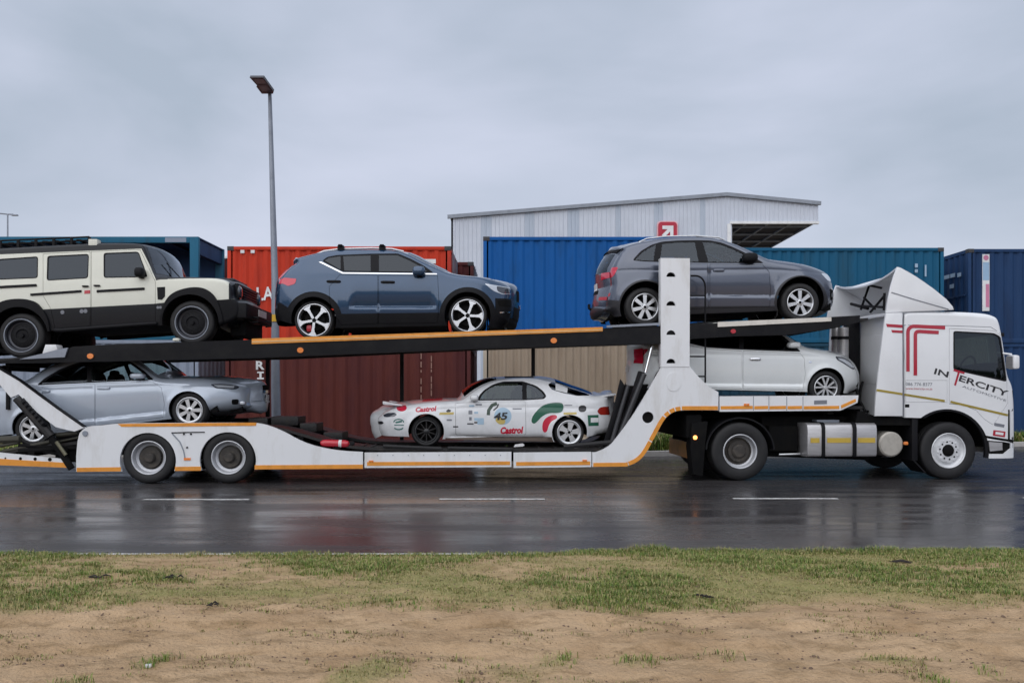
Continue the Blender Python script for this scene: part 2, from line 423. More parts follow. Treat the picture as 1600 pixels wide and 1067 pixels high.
# ------------------------------------------------------------------ shells with real panels, openings and gaps
class Shell:
    def __init__(s, T, vn, half, outline, bottoms, arches, belt, ptaper=(.22, .22), tlen=(.8, .8), k=.36, rads=None, crown=(.035, .10), vout=.25, low=.06, flare=.015, creases=(), step=.045, ends='nn'):
        s.T = T; s.vn = vn; s.half = half; s.vc = vn+half; s.k = k; s.low = low; s.flare = flare; s.step = step
        up = [(*R(p[0], p[1], vn+(p[2] if len(p) > 2 else vout)),) for p in outline]
        up = resample(chaikin(up, 2), .035)
        if 'c' in ends:      # an end that faces the camera: its outline is the middle of the car, so it lies deeper and behind the bulge of the crown
            upf = resample(chaikin([R(p[0], p[1], vn+half) for p in outline], 2), .035); kk = np.linspace(0, 1, len(up)); kf = np.linspace(0, 1, len(upf))
            upf = np.stack([np.interp(kk, kf, upf[:, 0]), np.interp(kk, kf, upf[:, 1])], 1)
            d_ = np.gradient(up, axis=0); d_ /= np.linalg.norm(d_, axis=1)[:, None]; nx_ = -d_[:, 1]
            tt = np.linspace(0, 1, len(up)); wt = np.where(tt < .5, np.clip((.5-tt)*4-.6, 0, 1)*(ends[0] == 'c'), np.clip((tt-.5)*4-.6, 0, 1)*(ends[1] == 'c'))
            du_ = (upf[:, 0]-up[:, 0])*wt-nx_*crown[1]*wt
            up = up.copy(); up[:, 0] += du_; up[:, 1] += (upf[:, 1]-up[:, 1])*wt*.3
        s.up = up
        s.uL, s.uR = up[:, 0].min(), up[:, 0].max()
        s.ptaper, s.tlen, s.crown = ptaper, tlen, crown
        b = np.array([R(p[0], p[1], vn+.05) for p in belt]); s.belt = b[np.argsort(b[:, 0])]
        rr = rads or [(800, .09)]
        ra = np.array([(R(p[0], 600, vn+.05)[0], p[1]) for p in rr]); s.ra = ra[np.argsort(ra[:, 0])]
        s.arch = []
        for a in arches:
            c = R(a[0], a[1], vn+.03); c2 = R(a[0]+a[2], a[1], vn+.03); s.arch.append((c[0], c[1], c2[0]-c[0]))
        s.cre = [(np.array([R(q[0], q[1], vn+.05) for q in pl]), amp, wd, R(f, 600, vn+.05)[0]) if 0 else (np.array([R(q[0], q[1], vn+.05) for q in pl]), amp, wd) for pl, amp, wd in creases]
        bt = np.array([R(p[0], p[1], vn+.08) for p in bottoms]); s.bt = bt[np.argsort(bt[:, 0])]     # bottom height as a function of u
        lo = min(s.bt[:, 1]); s.zlo = lo
    def zb(s, u): return np.interp(u, s.bt[:, 0], s.bt[:, 1])
    def bottom(s, grow=0, dz=0, ua=None, ub=None):
        """points from right bottom to left bottom with the arches cut"""
        ua = s.up[0][0] if ua is None else ua; ub = s.up[-1][0] if ub is None else ub
        pts = [(ub, float(s.zb(ub))+dz)]
        free = lambda a, b: [(q[0], q[1]+dz) for q in s.bt[::-1] if a+.01 < q[0] < b-.01]
        hi = ub
        for c in sorted(s.arch, key=lambda q: -q[0]):
            r = c[2]+grow
            pts += free(c[0]+r, hi); hi = c[0]-r
            zr, zl = float(s.zb(c[0]+r))+dz, float(s.zb(c[0]-r))+dz
            a0 = math.asin(max(-.99, min(.99, (zr-c[1])/r))); a1 = PI-math.asin(max(-.99, min(.99, (zl-c[1])/r)))
            n = 26
            pts += [(c[0]+r*math.cos(a0+(a1-a0)*i/n), c[1]+r*math.sin(a0+(a1-a0)*i/n)) for i in range(n+1)]
        pts += free(ua, hi); pts.append((ua, float(s.zb(ua))+dz))
        return resample(pts, .06)
    def W0(s, u, z):
        w = np.full(np.shape(u), s.half, float)
        dl = np.clip(1-(u-s.uL)/s.tlen[0], 0, 1); dr = np.clip(1-(s.uR-u)/s.tlen[1], 0, 1)
        w -= s.ptaper[0]*dl**2.2+s.ptaper[1]*dr**2.2
        bz = np.interp(u, s.belt[:, 0], s.belt[:, 1])
        q = z-bz; sp = .5*(q+np.sqrt(q*q+.0012)); w -= s.k*(sp-.0)
        lowz = s.zb(u); mid = lowz+(bz-lowz)*.55; hh = (bz-lowz)*.55+1e-3
        t = np.clip((mid-z)/hh, 0, 1.3); w -= s.low*t**2
        t2 = np.clip((z-mid)/(bz-mid+1e-3), 0, 1); w -= .025*t2**2
        for c in s.arch:
            dd = np.hypot(u-c[0], z-c[1])-c[2]; w += s.flare*np.exp(-(np.maximum(dd, 0)/.05)**2)
        for pl, amp, wd in s.cre:      # ledge: surface steps in above the line and eases back over wd
            zl = np.interp(u, pl[:, 0], pl[:, 1]); fade = np.clip(np.minimum(u-pl[0, 0], pl[-1, 0]-u)/.12, 0, 1)
            e = z-zl; w -= amp*fade*np.where(e > 0, np.exp(-e/wd), np.exp(-(e/.03)**2))
        return w
    def dist(s, u, z):
        A = s.up[:-1]; B = s.up[1:]; AB = B-A; L2 = (AB**2).sum(1)+1e-12
        P = np.stack([u, z], -1).reshape(-1, 2)
        D = np.full(len(P), 1e9); N = np.zeros((len(P), 2))
        for i in range(0, len(P), 4000):
            p = P[i:i+4000][:, None, :]; t = np.clip(((p-A)*AB).sum(2)/L2, 0, 1)
            c = A+t[..., None]*AB; d = np.linalg.norm(p-c, axis=2); j = d.argmin(1); k = np.arange(len(j))
            D[i:i+4000] = d[k, j]; e = AB[j]; n = np.stack([e[:, 1], -e[:, 0]], 1)   # inward for a left-to-right upper outline
            N[i:i+4000] = n/np.linalg.norm(n, axis=1)[:, None]
        return D, N
    def W(s, u, z, nrm=False):
        u = np.atleast_1d(np.asarray(u, float)); z = np.atleast_1d(np.asarray(z, float))
        D, N = s.dist(u, z); r = np.interp(u, s.ra[:, 0], s.ra[:, 1])
        t = np.clip(1-D/r, 0, 1); w = s.W0(u, z)-r*(1-np.sqrt(np.maximum(0, 1-t*t)))
        if not nrm: return w
        e = .004
        gu = (s.W0(u+e, z)-s.W0(u-e, z))/(2*e); gz = (s.W0(u, z+e)-s.W0(u, z-e))/(2*e)
        sl = t/np.sqrt(np.maximum(1e-4, 1-t*t)); gu = gu+sl*N[:, 0]; gz = gz+sl*N[:, 1]
        n = np.stack([-gu, -np.ones_like(gu), -gz], 1); n /= np.linalg.norm(n, axis=1)[:, None]
        return w, n
    def at(s, px, py):
        v = s.vn+.02
        for _ in range(3):
            u, z = R(px, py, v); v = s.vc-float(s.W(u, z)[0])
        return u, v, z
    def P(s, pts):
        pts = np.array(pts, float); v = np.full(len(pts), s.vn+.02)
        for _ in range(3):
            rx = (pts[:, 0]-800)/F; rz = (HOR-pts[:, 1])/F; t = (PY*CT+v)/(CT-rx*ST)
            u = t*rx*CT+(t-PY)*ST; z = CH+t*rz; v = s.vc-s.W(u, z)
        return np.stack([u, z], 1)
    def build(s, regions, body_mat, strip=(), body_name='body', both=True, strip_mat=None, strip_name='top_panel'):
        """regions: dicts name, poly(px) [sub(px): holes' material], mat, off, th, gap"""
        T = s.T
        outer = np.vstack([s.up, s.bottom()[1:-1] if 1 else []])
        loops = [outer]; regs = []
        for g in regions:
            if g['name'] in ('taillight', 'headlight', 'headlight_bezel', 'air_intake', 'hatch_glass', 'fuel_flap'): g['poly'] = rounded(g['poly'], 2.5)
            p = g['poly'] if g.get('uz') else s.P(resample(g['poly'], 9, True))
            if area(p) < 0: p = p[::-1]
            gi = inset(p, g['gap']) if g.get('gap') else None
            regs.append((g, p, gi)); loops.append(p)
            if gi is not None: loops.append(gi)
        ex = []
        r = float(np.median(s.ra[:, 1]))
        e = s.up[2:]-s.up[:-2]; n = np.stack([e[:, 1], -e[:, 0]], 1); n /= np.linalg.norm(n, axis=1)[:, None]
        rloc = np.interp(s.up[1:-1, 0], s.ra[:, 0], s.ra[:, 1])
        for f in (.06, .2, .42, .7, 1.0): ex += list(s.up[1:-1]+n*(rloc*f)[:, None])
        st = s.step; z0, z1 = outer[:, 1].min(), outer[:, 1].max(); row = 0; z = z0
        g_ = []
        while z < z1:
            for u in np.arange(s.uL+(row % 2)*st/2, s.uR, st): g_.append((u, z))
            z += st*.87; row += 1
        for pl, amp, wd in s.cre:
            q = resample(pl, .04)
            for dz in (-.03, -.012, 0, .015, .035): g_ += [(a_, b_+dz) for a_, b_ in q]
        ex = np.array(ex+g_)
        ok = inside(outer, ex[:, 0], ex[:, 1]); ex = ex[ok]
        al = np.vstack([resample(l, .02, True) for l in loops])
        keep = np.ones(len(ex), bool)
        for i in range(0, len(ex), 2000):
            d = np.sqrt(((ex[i:i+2000, None, :]-al[None])**2).sum(2)).min(1); keep[i:i+2000] = d > .011
        ex = ex[keep]
        P, Tr = cdt(loops, ex)
        # make all triangles counter-clockwise in (u,z) seen from the camera side
        a = P[Tr[:, 0]]; b = P[Tr[:, 1]]; c = P[Tr[:, 2]]
        cr_ = (b[:, 0]-a[:, 0])*(c[:, 1]-a[:, 1])-(b[:, 1]-a[:, 1])*(c[:, 0]-a[:, 0])
        Tr = np.where((cr_ < 0)[:, None], Tr[:, ::-1], Tr); Tr = Tr[np.abs(cr_) > 1e-8]
        cen = P[Tr].mean(1)
        lab = np.where(inside(outer, cen[:, 0], cen[:, 1]), 0, -1)
        for i, (g, p, gi) in enumerate(regs):
            m = inside(p, cen[:, 0], cen[:, 1]) & (lab >= 0)
            if g.get('only') is not None: m &= np.isin(lab, [j+1 for j, q in enumerate(regs) if q[0]['name'] in g['only']]+([0] if 'body' in g['only'] else []))
            if gi is not None:
                mi = inside(gi, cen[:, 0], cen[:, 1]); lab[m & ~mi] = -1; lab[m & mi] = i+1
            elif g.get('cut'): lab[m] = -1
            else: lab[m] = i+1
        W_, Nn = s.W(P[:, 0], P[:, 1], True)
        def piece(tris, off, th, far, mb, nn):
            ids = np.unique(tris); mp_ = {int(j): k for k, j in enumerate(ids)}
            sg = -1 if far else 1
            o = len(mb.v)
            V = np.stack([P[ids, 0], (s.vc-sg*(W_[ids]+off)), P[ids, 1]], 1)
            N2 = Nn[ids].copy(); N2[:, 1] *= sg
            mb.v += [tuple(q) for q in V]; nn += [tuple(q) for q in N2]
            fs = [tuple(o+mp_[int(j)] for j in t) for t in tris]
            if far: fs = [f[::-1] for f in fs]
            mb.f += fs
            if th:
                cnt = {}
                for t in tris:
                    for x, y in ((t[0], t[1]), (t[1], t[2]), (t[2], t[0])):
                        cnt[(int(x), int(y))] = 1
                for (x, y) in cnt:
                    if (y, x) in cnt: continue
                    d = P[y]-P[x]; L = np.linalg.norm(d)+1e-9; n2 = (d[1]/L, 0, -d[0]/L)
                    o = len(mb.v)
                    for j, dd in ((x, 0), (y, 0), (y, th), (x, th)):
                        mb.v.append((P[j, 0], s.vc-sg*(W_[j]+off-dd), P[j, 1])); nn.append(n2)
                    f = (o, o+3, o+2, o+1); mb.f.append(f if not far else f[::-1])
        S_ = MB(); SN = []
        for far in ((False, True) if both else (False,)): piece(Tr[lab == 0], 0, .02, far, S_, SN)
        # strip over the top and ends
        U = s.up; nU = len(U)
        fr = np.array([-1, -.975, -.93, -.85, -.74, -.6, -.45, -.3, -.15, 0]); fr = np.concatenate([fr, -fr[:-1][::-1]])
        We = s.W0(U[:, 0], U[:, 1])-np.interp(U[:, 0], s.ra[:, 0], s.ra[:, 1])
        d = np.gradient(U, axis=0); d /= np.linalg.norm(d, axis=1)[:, None]; no = np.stack([-d[:, 1], d[:, 0]], 1)
        cw = s.crown[0]*np.abs(no[:, 1])+s.crown[1]*np.abs(no[:, 0])
        G = np.zeros((nU, len(fr), 3))
        for j, f in enumerate(fr):
            k = cw*(1-f*f); G[:, j, 0] = U[:, 0]+no[:, 0]*k; G[:, j, 2] = U[:, 1]+no[:, 1]*k; G[:, j, 1] = s.vc+f*We
        du = np.gradient(G, axis=0); dv = np.gradient(G, axis=1); GN = np.cross(du, dv); GN /= np.linalg.norm(GN, axis=2)[..., None]+1e-9
        if GN[nU//2, 9, 2] < 0: GN = -GN
        s.G, s.GN, s.fr, s.no = G, GN, fr, no
        own = np.zeros((nU-1, len(fr)-1), int)
        sp = []
        for g in strip:
            a_ = s.idx(*g['a']); b_ = s.idx(*g['b']); i0, i1 = min(a_, b_), max(a_, b_)
            f0, f1 = g.get('f', (-.93, .93)); fm = (fr[:-1]+fr[1:])/2; jj = np.where((fm > f0) & (fm < f1))[0]
            own[i0:i1, jj[0]:jj[-1]+1] = len(sp)+1; sp.append(g)
        def grid(mb, nn, sel, off):
            idx = {}
            for i, j in sel:
                q = []
                for a_, b_ in ((i, j), (i+1, j), (i+1, j+1), (i, j+1)):
                    if (a_, b_) not in idx:
                        idx[(a_, b_)] = len(mb.v); mb.v.append(tuple(G[a_, b_]+GN[a_, b_]*off)); nn.append(tuple(GN[a_, b_]))
                    q.append(idx[(a_, b_)])
                mb.f.append(tuple(q))
        sel0 = [tuple(x) for x in np.argwhere(own == 0)]
        if strip_mat:
            q = MB(); qn = []; grid(q, qn, sel0, 0); T.part(strip_name, q, strip_mat, normals=qn)
        else: grid(S_, SN, sel0, 0)
        T.part(body_name, S_, body_mat, normals=SN)
        for i, g in enumerate(sp):
            q = MB(); qn = []; grid(q, qn, [tuple(x) for x in np.argwhere(own == i+1)], g.get('off', 0)); T.part(g['name'], q, g['mat'], normals=qn)
        done = {}
        for i, (g, p, gi) in enumerate(regs):
            if g.get('cut') or not (lab == i+1).any(): continue
            for far in ((False, True) if both and not g.get('near') else (False,)):
                q = MB(); qn = []; piece(Tr[lab == i+1], g.get('off', 0), g.get('th', .012), far, q, qn)
                par = done.get((g.get('par'), far))
                o = T.part(g['name'], q, g['mat'], parent=par, normals=qn, label=g.get('label'))
                done[(g['name'], far)] = o
        s.done = done
    def idx(s, px, py):
        q = np.array(R(px, py, s.vn+.25)); return int(((s.up-q)**2).sum(1).argmin())
    def tub(s, top=.10, shrink=.10, end=.45, m=None):
        """the dark floor, wheel housings and lower cabin inside the shell"""
        m = m or dark; mb = MB()
        for e, wd, dzt in ((end, s.half-shrink, top), (.10, s.half-.34, top+.01)):
            ua, ub = s.uL+e, s.uR-e
            us = np.linspace(ua, ub, 46)
            zt = []
            A = s.up[s.up[:, 1] > s.zb(s.up[:, 0])+.1]
            for u in us:
                cand = [a[1]+(b[1]-a[1])*(u-a[0])/(b[0]-a[0]+1e-9) for a, b in zip(s.up[:-1], s.up[1:]) if (a[0]-u)*(b[0]-u) <= 0]
                bz = float(np.interp(u, s.belt[:, 0], s.belt[:, 1])); zt.append(min(bz-dzt, (max(cand) if cand else bz)-dzt-.03))
            lowp = s.bottom(grow=.02+.002*(wd < s.half-.2), dz=.02+.003*(wd < s.half-.2), ua=ua, ub=ub)
            # clean the ends of the lower path: keep only points within [ua,ub]
            lowp = [q for q in lowp if ua-1e-6 <= q[0] <= ub+1e-6]
            poly = [(u, z) for u, z in zip(us, zt)]+[tuple(q) for q in lowp]
            mb.prism(poly, s.vc-wd, s.vc+wd)
        s.T.part('underbody', mb, m, ang=50)
    def handle(s, px, py, wpx, m, h=.022):
        u, v, z = s.at(px, py); L = wpx/90/2
        for far in (0, 1):
            vv = v if not far else 2*s.vc-v; sg = -1 if not far else 1
            mb = MB().blob((u, vv+sg*.016, z), (L, .014, h), .45, 6, 12)
            s.T.part('door_handle', mb, m)
    def mirror(s, px, py, wpx, hpx, m, base, facing=1, out=.16):
        u, v, z = s.at(px, py); a, b = wpx/92/2, hpx/92/2
        for far in (0, 1):
            vv = (v-out*.55) if not far else 2*s.vc-(v-out*.55)
            o = s.T.part('wing_mirror', MB().blob((u, vv, z), (a, out*.6, b), .6, 8, 14), m)
            sg = 1 if not far else -1
            s.T.part('mirror_arm', MB().box(u-a*.3, u+a*.5, min(vv, vv+sg*out*.8), max(vv, vv+sg*out*.8), z-b*1.15, z-b*.55), base, parent=o, bevel=.006)
    def seats(s, us, zbelt, facing=1, m=None, hr=.2):
        for u in us:
            for dv_ in (-.38, .38):
                mb = MB().blob((u, s.vc+dv_, zbelt-.12), (.11, .24, .36), .5, 8, 12)
                mb.blob((u-facing*.03, s.vc+dv_, zbelt+hr), (.06, .13, .10), .55, 6, 10)
                s.T.part('seat', mb, m or seatm)
    def steering(s, u, z, facing=1, dv_=.38):
        mb = MB(); pts = [(u-facing*.06*math.cos(a)*1.2, s.vc+dv_+.18*math.sin(a), z+.18*math.cos(a)) for a in np.linspace(0, 2*PI, 21)]
        mb.tube(pts, .016, 6, cap=False); mb.tube([(u, s.vc+dv_, z), (u+facing*.2, s.vc+dv_, z-.15)], .04, 8)
        s.T.part('steering_wheel', mb, plastic)
        s.T.part('dashboard', MB().blob((u+facing*.42, s.vc, z-.22), (.28, s.half-.16, .2), .5, 8, 16), seatm)
# ================================================================== the setting
# road, wet and reflecting
asp = bpy.data.materials.new('wet_asphalt'); asp.use_nodes = True; t = asp.node_tree; b = t.nodes['Principled BSDF']
co = t.nodes.new('ShaderNodeTexCoord'); mp_ = t.nodes.new('ShaderNodeMapping'); mp_.inputs['Scale'].default_value = (.35, 1.6, 1); t.links.new(co.outputs['Object'], mp_.inputs[0])
nA = t.nodes.new('ShaderNodeTexNoise'); nA.inputs['Scale'].default_value = 1.1; nA.inputs['Detail'].default_value = 5; nA.inputs['Roughness'].default_value = .6; t.links.new(mp_.outputs[0], nA.inputs[0])
nB = t.nodes.new('ShaderNodeTexNoise'); nB.inputs['Scale'].default_value = 140; nB.inputs['Detail'].default_value = 3; t.links.new(co.outputs['Object'], nB.inputs[0])
rm_ = t.nodes.new('ShaderNodeMapRange'); rm_.inputs[1].default_value = .35; rm_.inputs[2].default_value = .68; rm_.inputs[3].default_value = .13; rm_.inputs[4].default_value = .38; t.links.new(nA.outputs[0], rm_.inputs[0]); t.links.new(rm_.outputs[0], b.inputs['Roughness'])
cr_ = t.nodes.new('ShaderNodeValToRGB'); cr_.color_ramp.elements[0].color = (.023, .0215, .0225, 1); cr_.color_ramp.elements[1].color = (.070, .065, .067, 1); cr_.color_ramp.elements[0].position = .35; cr_.color_ramp.elements[1].position = .7
t.links.new(nB.outputs[0], cr_.inputs[0]); t.links.new(cr_.outputs[0], b.inputs['Base Color'])
bs = t.nodes.new('ShaderNodeMapRange'); bs.inputs[1].default_value = .4; bs.inputs[2].default_value = .65; bs.inputs[3].default_value = .03; bs.inputs[4].default_value = .30; t.links.new(nA.outputs[0], bs.inputs[0])
bp = t.nodes.new('ShaderNodeBump'); bp.inputs['Distance'].default_value = .004; t.links.new(bs.outputs[0], bp.inputs['Strength']); t.links.new(nB.outputs[0], bp.inputs['Height']); t.links.new(bp.outputs[0], b.inputs['Normal'])
b.inputs['Specular IOR Level'].default_value = .42

def kerb_y(x): return float(np.interp(x, [-60, -10, 3, 8, 14, 30, 70], [18.6, 18.6, 18.75, 19.7, 22.2, 27.5, 40]))
dirt = mat('verge_earth', (.28, .19, .135), .95, 0, 0, .12, 2.2, spec=.15, dcol=(.22, .145, .10), bump=.6, bscale=9)
mb = MB(); mb.add([(-900, -700, -.06), (900, -700, -.06), (900, 1500, -.06), (-900, 1500, -.06)], [(0, 1, 2, 3)])
solo('ground', mb, dirt, kind='structure')
xs = [-60, -30, -10, 0, 3, 5.5, 8, 11, 14, 20, 30, 50, 70]
mb = MB(); n = len(xs); mb.add([(x, 7.30, 0) for x in xs]+[(x, kerb_y(x), 0) for x in xs], [(i, i+1, n+i+1, n+i) for i in range(n-1)]); solo('road', mb, asp, kind='structure')
conc = mat('kerb_concrete', (.42, .40, .38), .7, 0, 0, .12, 8)
mb = MB()
V = []
for x in xs:
    y = kerb_y(x)
    V += [(x, y, -.02), (x, y+.02, .11), (x, y+.16, .12), (x, y+.16, -.02)]
mb.add(V, [(4*i+j, 4*i+4+j, 4*i+5+j, 4*i+1+j) for i in range(n-1) for j in range(3)]); solo('kerb', mb, conc, kind='structure')
yard = mat('yard_dirt', (.20, .155, .115), .9, 0, 0, .15, 1.2, dcol=(.13, .14, .06), bump=.4, bscale=12)
mb = MB(); mb.add([(x, kerb_y(x)+.16, .10) for x in xs]+[(x, 120, .10) for x in xs], [(i, i+1, n+i+1, n+i) for i in range(n-1)]); solo('yard_ground', mb, yard, kind='structure')
paint = mat('road_paint', (.66, .66, .64), .45, 0, 0, 0, 14, dcol=(.12, .11, .11), dth=(.50, .60), stretch=(1, 2, 1))
for i in range(-4, 6):
    x0 = -1.02+i*4.14; y = 11.26+x0*.012
    mb = MB(); m_ = 14; q = [(x0+1.48*j/m_, y-.055+random.uniform(-.008, .008), .004) for j in range(m_+1)]; q2_ = [(p[0], y+.055+random.uniform(-.008, .008), .004) for p in q]
    mb.add(q+q2_, [(j, j+1, m_+2+j, m_+1+j) for j in range(m_)]); solo('lane_marking', mb, paint, kind='structure', smooth=False)
mb = MB(); mb.add([(-60, 7.40, .004), (60, 7.40, .004), (60, 7.45, .004), (-60, 7.45, .004)], [(0, 1, 2, 3)]); solo('edge_line', mb, paint, kind='structure', smooth=False)

# near verge: undulating sand with tyre ruts, a grassy band along the road
def N(x, y, s, o=0): return noise.noise(Vector((x*s+o, y*s-o, o*1.7)))
def edge_y(x): return 7.36+.07*N(x, 0, .6, 3)+.07*N(x, 0, 2.5, 9)+(.17 if x > 0 else 0)*min(1, max(0, x-.0)/1.2)
def grassy(x, y):
    lo = 5.42+.30*N(x, 0, .35, 5)+.16*N(x, y, 1.3, 8)-.42*math.exp(-((x+4.0)/1.3)**2)+.10*np.clip(x/4, -1, 1)
    g = np.clip((y-lo)/.35, 0, 1)
    p = .52+.50*math.exp(-((y-5.85)/.36)**2)+.85*N(x, y*1.8, .9, 12)+.7*N(x, y*2.5, 2.7, 21)+.25*np.clip(x/3, -1, 1)*(1 if y > 5.4 else 0)
    tuft = np.clip((N(x, y*1.5, 1.1, 31)+.45*N(x, y, 3.5, 41)+.62*math.exp(-((x-.1)/1.0)**2)-.36)*4, 0, 1)*np.clip((4.52-y)*5.0, 0, 1)
    return float(max(g*np.clip(p, .05, 1), tuft*.8))
X0, X1, Y0, Y1 = -8, 8, 3.2, 7.5; nx, ny = 400, 150
V = []; G = []
for j in range(ny+1):
    y = Y0+(Y1-Y0)*(j/ny)
    for i in range(nx+1):
        x = X0+(X1-X0)*i/nx
        g = grassy(x, y); ye = edge_y(x); t_ = min(1, max(0, (y-6.7)/.65))
        z = .035+.030*N(x*.5, y, 1.2, 2)+.022*N(x, y*2, 3.1, 4)+.020*N(x*.7, y*1.5, 7, 6)+.010*N(x, y, 19, 7)+g*.02
        for yr in (4.55, 5.05): z -= .035*math.exp(-((y-yr-.06*N(x, 0, .3, 14))/.09)**2)
        z = z*(1-t_)+.012*t_
        if y > ye: z = -.03
        V.append((x, y, z)); G.append(g)
Fc = [(j*(nx+1)+i, j*(nx+1)+i+1, (j+1)*(nx+1)+i+1, (j+1)*(nx+1)+i) for j in range(ny) for i in range(nx)]
vm = bpy.data.materials.new('sandy_verge'); vm.use_nodes = True; t = vm.node_tree; b = t.nodes['Principled BSDF']; b.inputs['Roughness'].default_value = .93; b.inputs['Specular IOR Level'].default_value = .2
co = t.nodes.new('ShaderNodeTexCoord'); at = t.nodes.new('ShaderNodeAttribute'); at.attribute_name = 'growth'
n1_ = t.nodes.new('ShaderNodeTexNoise'); n1_.inputs['Scale'].default_value = 1.6; n1_.inputs['Detail'].default_value = 8; n1_.inputs['Roughness'].default_value = .7; t.links.new(co.outputs['Object'], n1_.inputs[0])
c1 = t.nodes.new('ShaderNodeValToRGB'); nD = t.nodes.new('ShaderNodeTexNoise'); nD.inputs['Scale'].default_value = 5.5; nD.inputs['Detail'].default_value = 9; nD.inputs['Roughness'].default_value = .72; mD = t.nodes.new('ShaderNodeMapping'); mD.inputs['Scale'].default_value = (.6, 1.5, 1); t.links.new(co.outputs['Object'], mD.inputs[0]); t.links.new(mD.outputs[0], nD.inputs[0])
t.links.new(n1_.outputs[0], c1.inputs[0]); n1_.inputs['Distortion'].default_value = .6; c1.color_ramp.elements[0].position = .3; c1.color_ramp.elements[0].color = (.36, .235, .130, 1); c1.color_ramp.elements[1].position = .68; c1.color_ramp.elements[1].color = (.55, .385, .235, 1)
n2_ = t.nodes.new('ShaderNodeTexNoise'); n2_.inputs['Scale'].default_value = 22; n2_.inputs['Detail'].default_value = 6; t.links.new(co.outputs['Object'], n2_.inputs[0])
c2 = t.nodes.new('ShaderNodeValToRGB'); t.links.new(n2_.outputs[0], c2.inputs[0]); c2.color_ramp.elements[0].color = (.155, .165, .045, 1); c2.color_ramp.elements[1].color = (.40, .33, .16, 1)
m1 = t.nodes.new('ShaderNodeMix'); m1.data_type = 'RGBA'; t.links.new(at.outputs['Fac'], m1.inputs[0]); mR = t.nodes.new('ShaderNodeMapRange'); mR.inputs[1].default_value = .50; mR.inputs[2].default_value = .62; mR.inputs[3].default_value = 0; mR.inputs[4].default_value = .55; t.links.new(nD.outputs[0], mR.inputs[0]); m0 = t.nodes.new('ShaderNodeMix'); m0.data_type = 'RGBA'; t.links.new(mR.outputs[0], m0.inputs[0]); t.links.new(c1.outputs[0], m0.inputs[6]); m0.inputs[7].default_value = (.19, .125, .06, 1); t.links.new(m0.outputs[2], m1.inputs[6]); t.links.new(c2.outputs[0], m1.inputs[7]); t.links.new(m1.outputs[2], b.inputs['Base Color'])
n3_ = t.nodes.new('ShaderNodeTexNoise'); n3_.inputs['Scale'].default_value = 45; n3_.inputs['Detail'].default_value = 6; t.links.new(co.outputs['Object'], n3_.inputs[0])
bp = t.nodes.new('ShaderNodeBump'); bp.inputs['Strength'].default_value = 1; bp.inputs['Distance'].default_value = .03; t.links.new(n3_.outputs[0], bp.inputs['Height']); t.links.new(bp.outputs[0], b.inputs['Normal'])
mb = MB(); mb.v = V; mb.f = Fc
vo = solo('verge', mb, vm, kind='structure', merge=False, ang=180)
a_ = vo.data.attributes.new('growth', 'FLOAT', 'POINT'); a_.data.foreach_set('value', G)
VZ = np.array(V)[:, 2].reshape(ny+1, nx+1); VG = np.array(G).reshape(ny+1, nx+1)
def zat(x, y): 
    i = min(nx, max(0, int((x-X0)/(X1-X0)*nx))); j = min(ny, max(0, int((y-Y0)/(Y1-Y0)*ny))); return VZ[j, i], VG[j, i]

def blades(name, pts, cols, label=None, stuff=True):
    """pts: (x,y,z,h,w,az,lean,ci); bent two-segment blades, a colour index per blade"""
    P = np.array(pts); n = len(P); x, y, z, h, w, az, ln = P[:, :7].T
    dx, dy = np.cos(az), np.sin(az); px_, py_ = -dy, dx
    V = np.zeros((n, 5, 3))
    for k, (s_, t_) in enumerate(((-.5, 0), (.5, 0))): V[:, k] = np.stack([x+px_*w*s_, y+py_*w*s_, z-.01], 1)
    for k, s_ in ((2, .4), (3, -.4)): V[:, k] = np.stack([x+dx*ln*h*.35+px_*w*s_, y+dy*ln*h*.35+py_*w*s_, z+h*.55], 1)
    V[:, 4] = np.stack([x+dx*ln*h, y+dy*ln*h, z+h*(1-.35*np.abs(ln))], 1)
    me = bpy.data.meshes.new(name); b0 = np.arange(n)*5
    f1 = np.stack([b0, b0+1, b0+2, b0+3], 1); f2 = np.stack([b0+3, b0+2, b0+4], 1)
    me.vertices.add(5*n); me.vertices.foreach_set('co', V.reshape(-1))
    me.loops.add(7*n); me.polygons.add(2*n)
    li = np.concatenate([f1, f2], 1).reshape(-1); me.loops.foreach_set('vertex_index', li)
    st = np.stack([np.arange(n)*7, np.arange(n)*7+4], 1).reshape(-1); me.polygons.foreach_set('loop_start', st)
    me.polygons.foreach_set('material_index', np.repeat(P[:, 7].astype(int), 2))
    for c in cols: me.materials.append(c)
    me.update(calc_edges=True); me.validate()
    o = bpy.data.objects.new(name, me); COL.objects.link(o); return o
dryg = mat('grass_dead', (.16, .115, .055), .8, 0, 0, .15, 5)
gm = [mat('grass_green', (.10, .195, .02), .6, 0, 0, .15, 4), mat('grass_olive', (.18, .23, .035), .65, 0, 0, .15, 4), mat('grass_straw', (.38, .32, .14), .7, 0, 0, .1, 4), mat('grass_deep', (.045, .095, .015), .6, 0, 0, .1, 4), dryg]
rng = np.random.default_rng(3)
pts = []
cx = rng.uniform(-6.2, 6.2, 150000); cy = rng.uniform(3.6, 7.6, 150000)
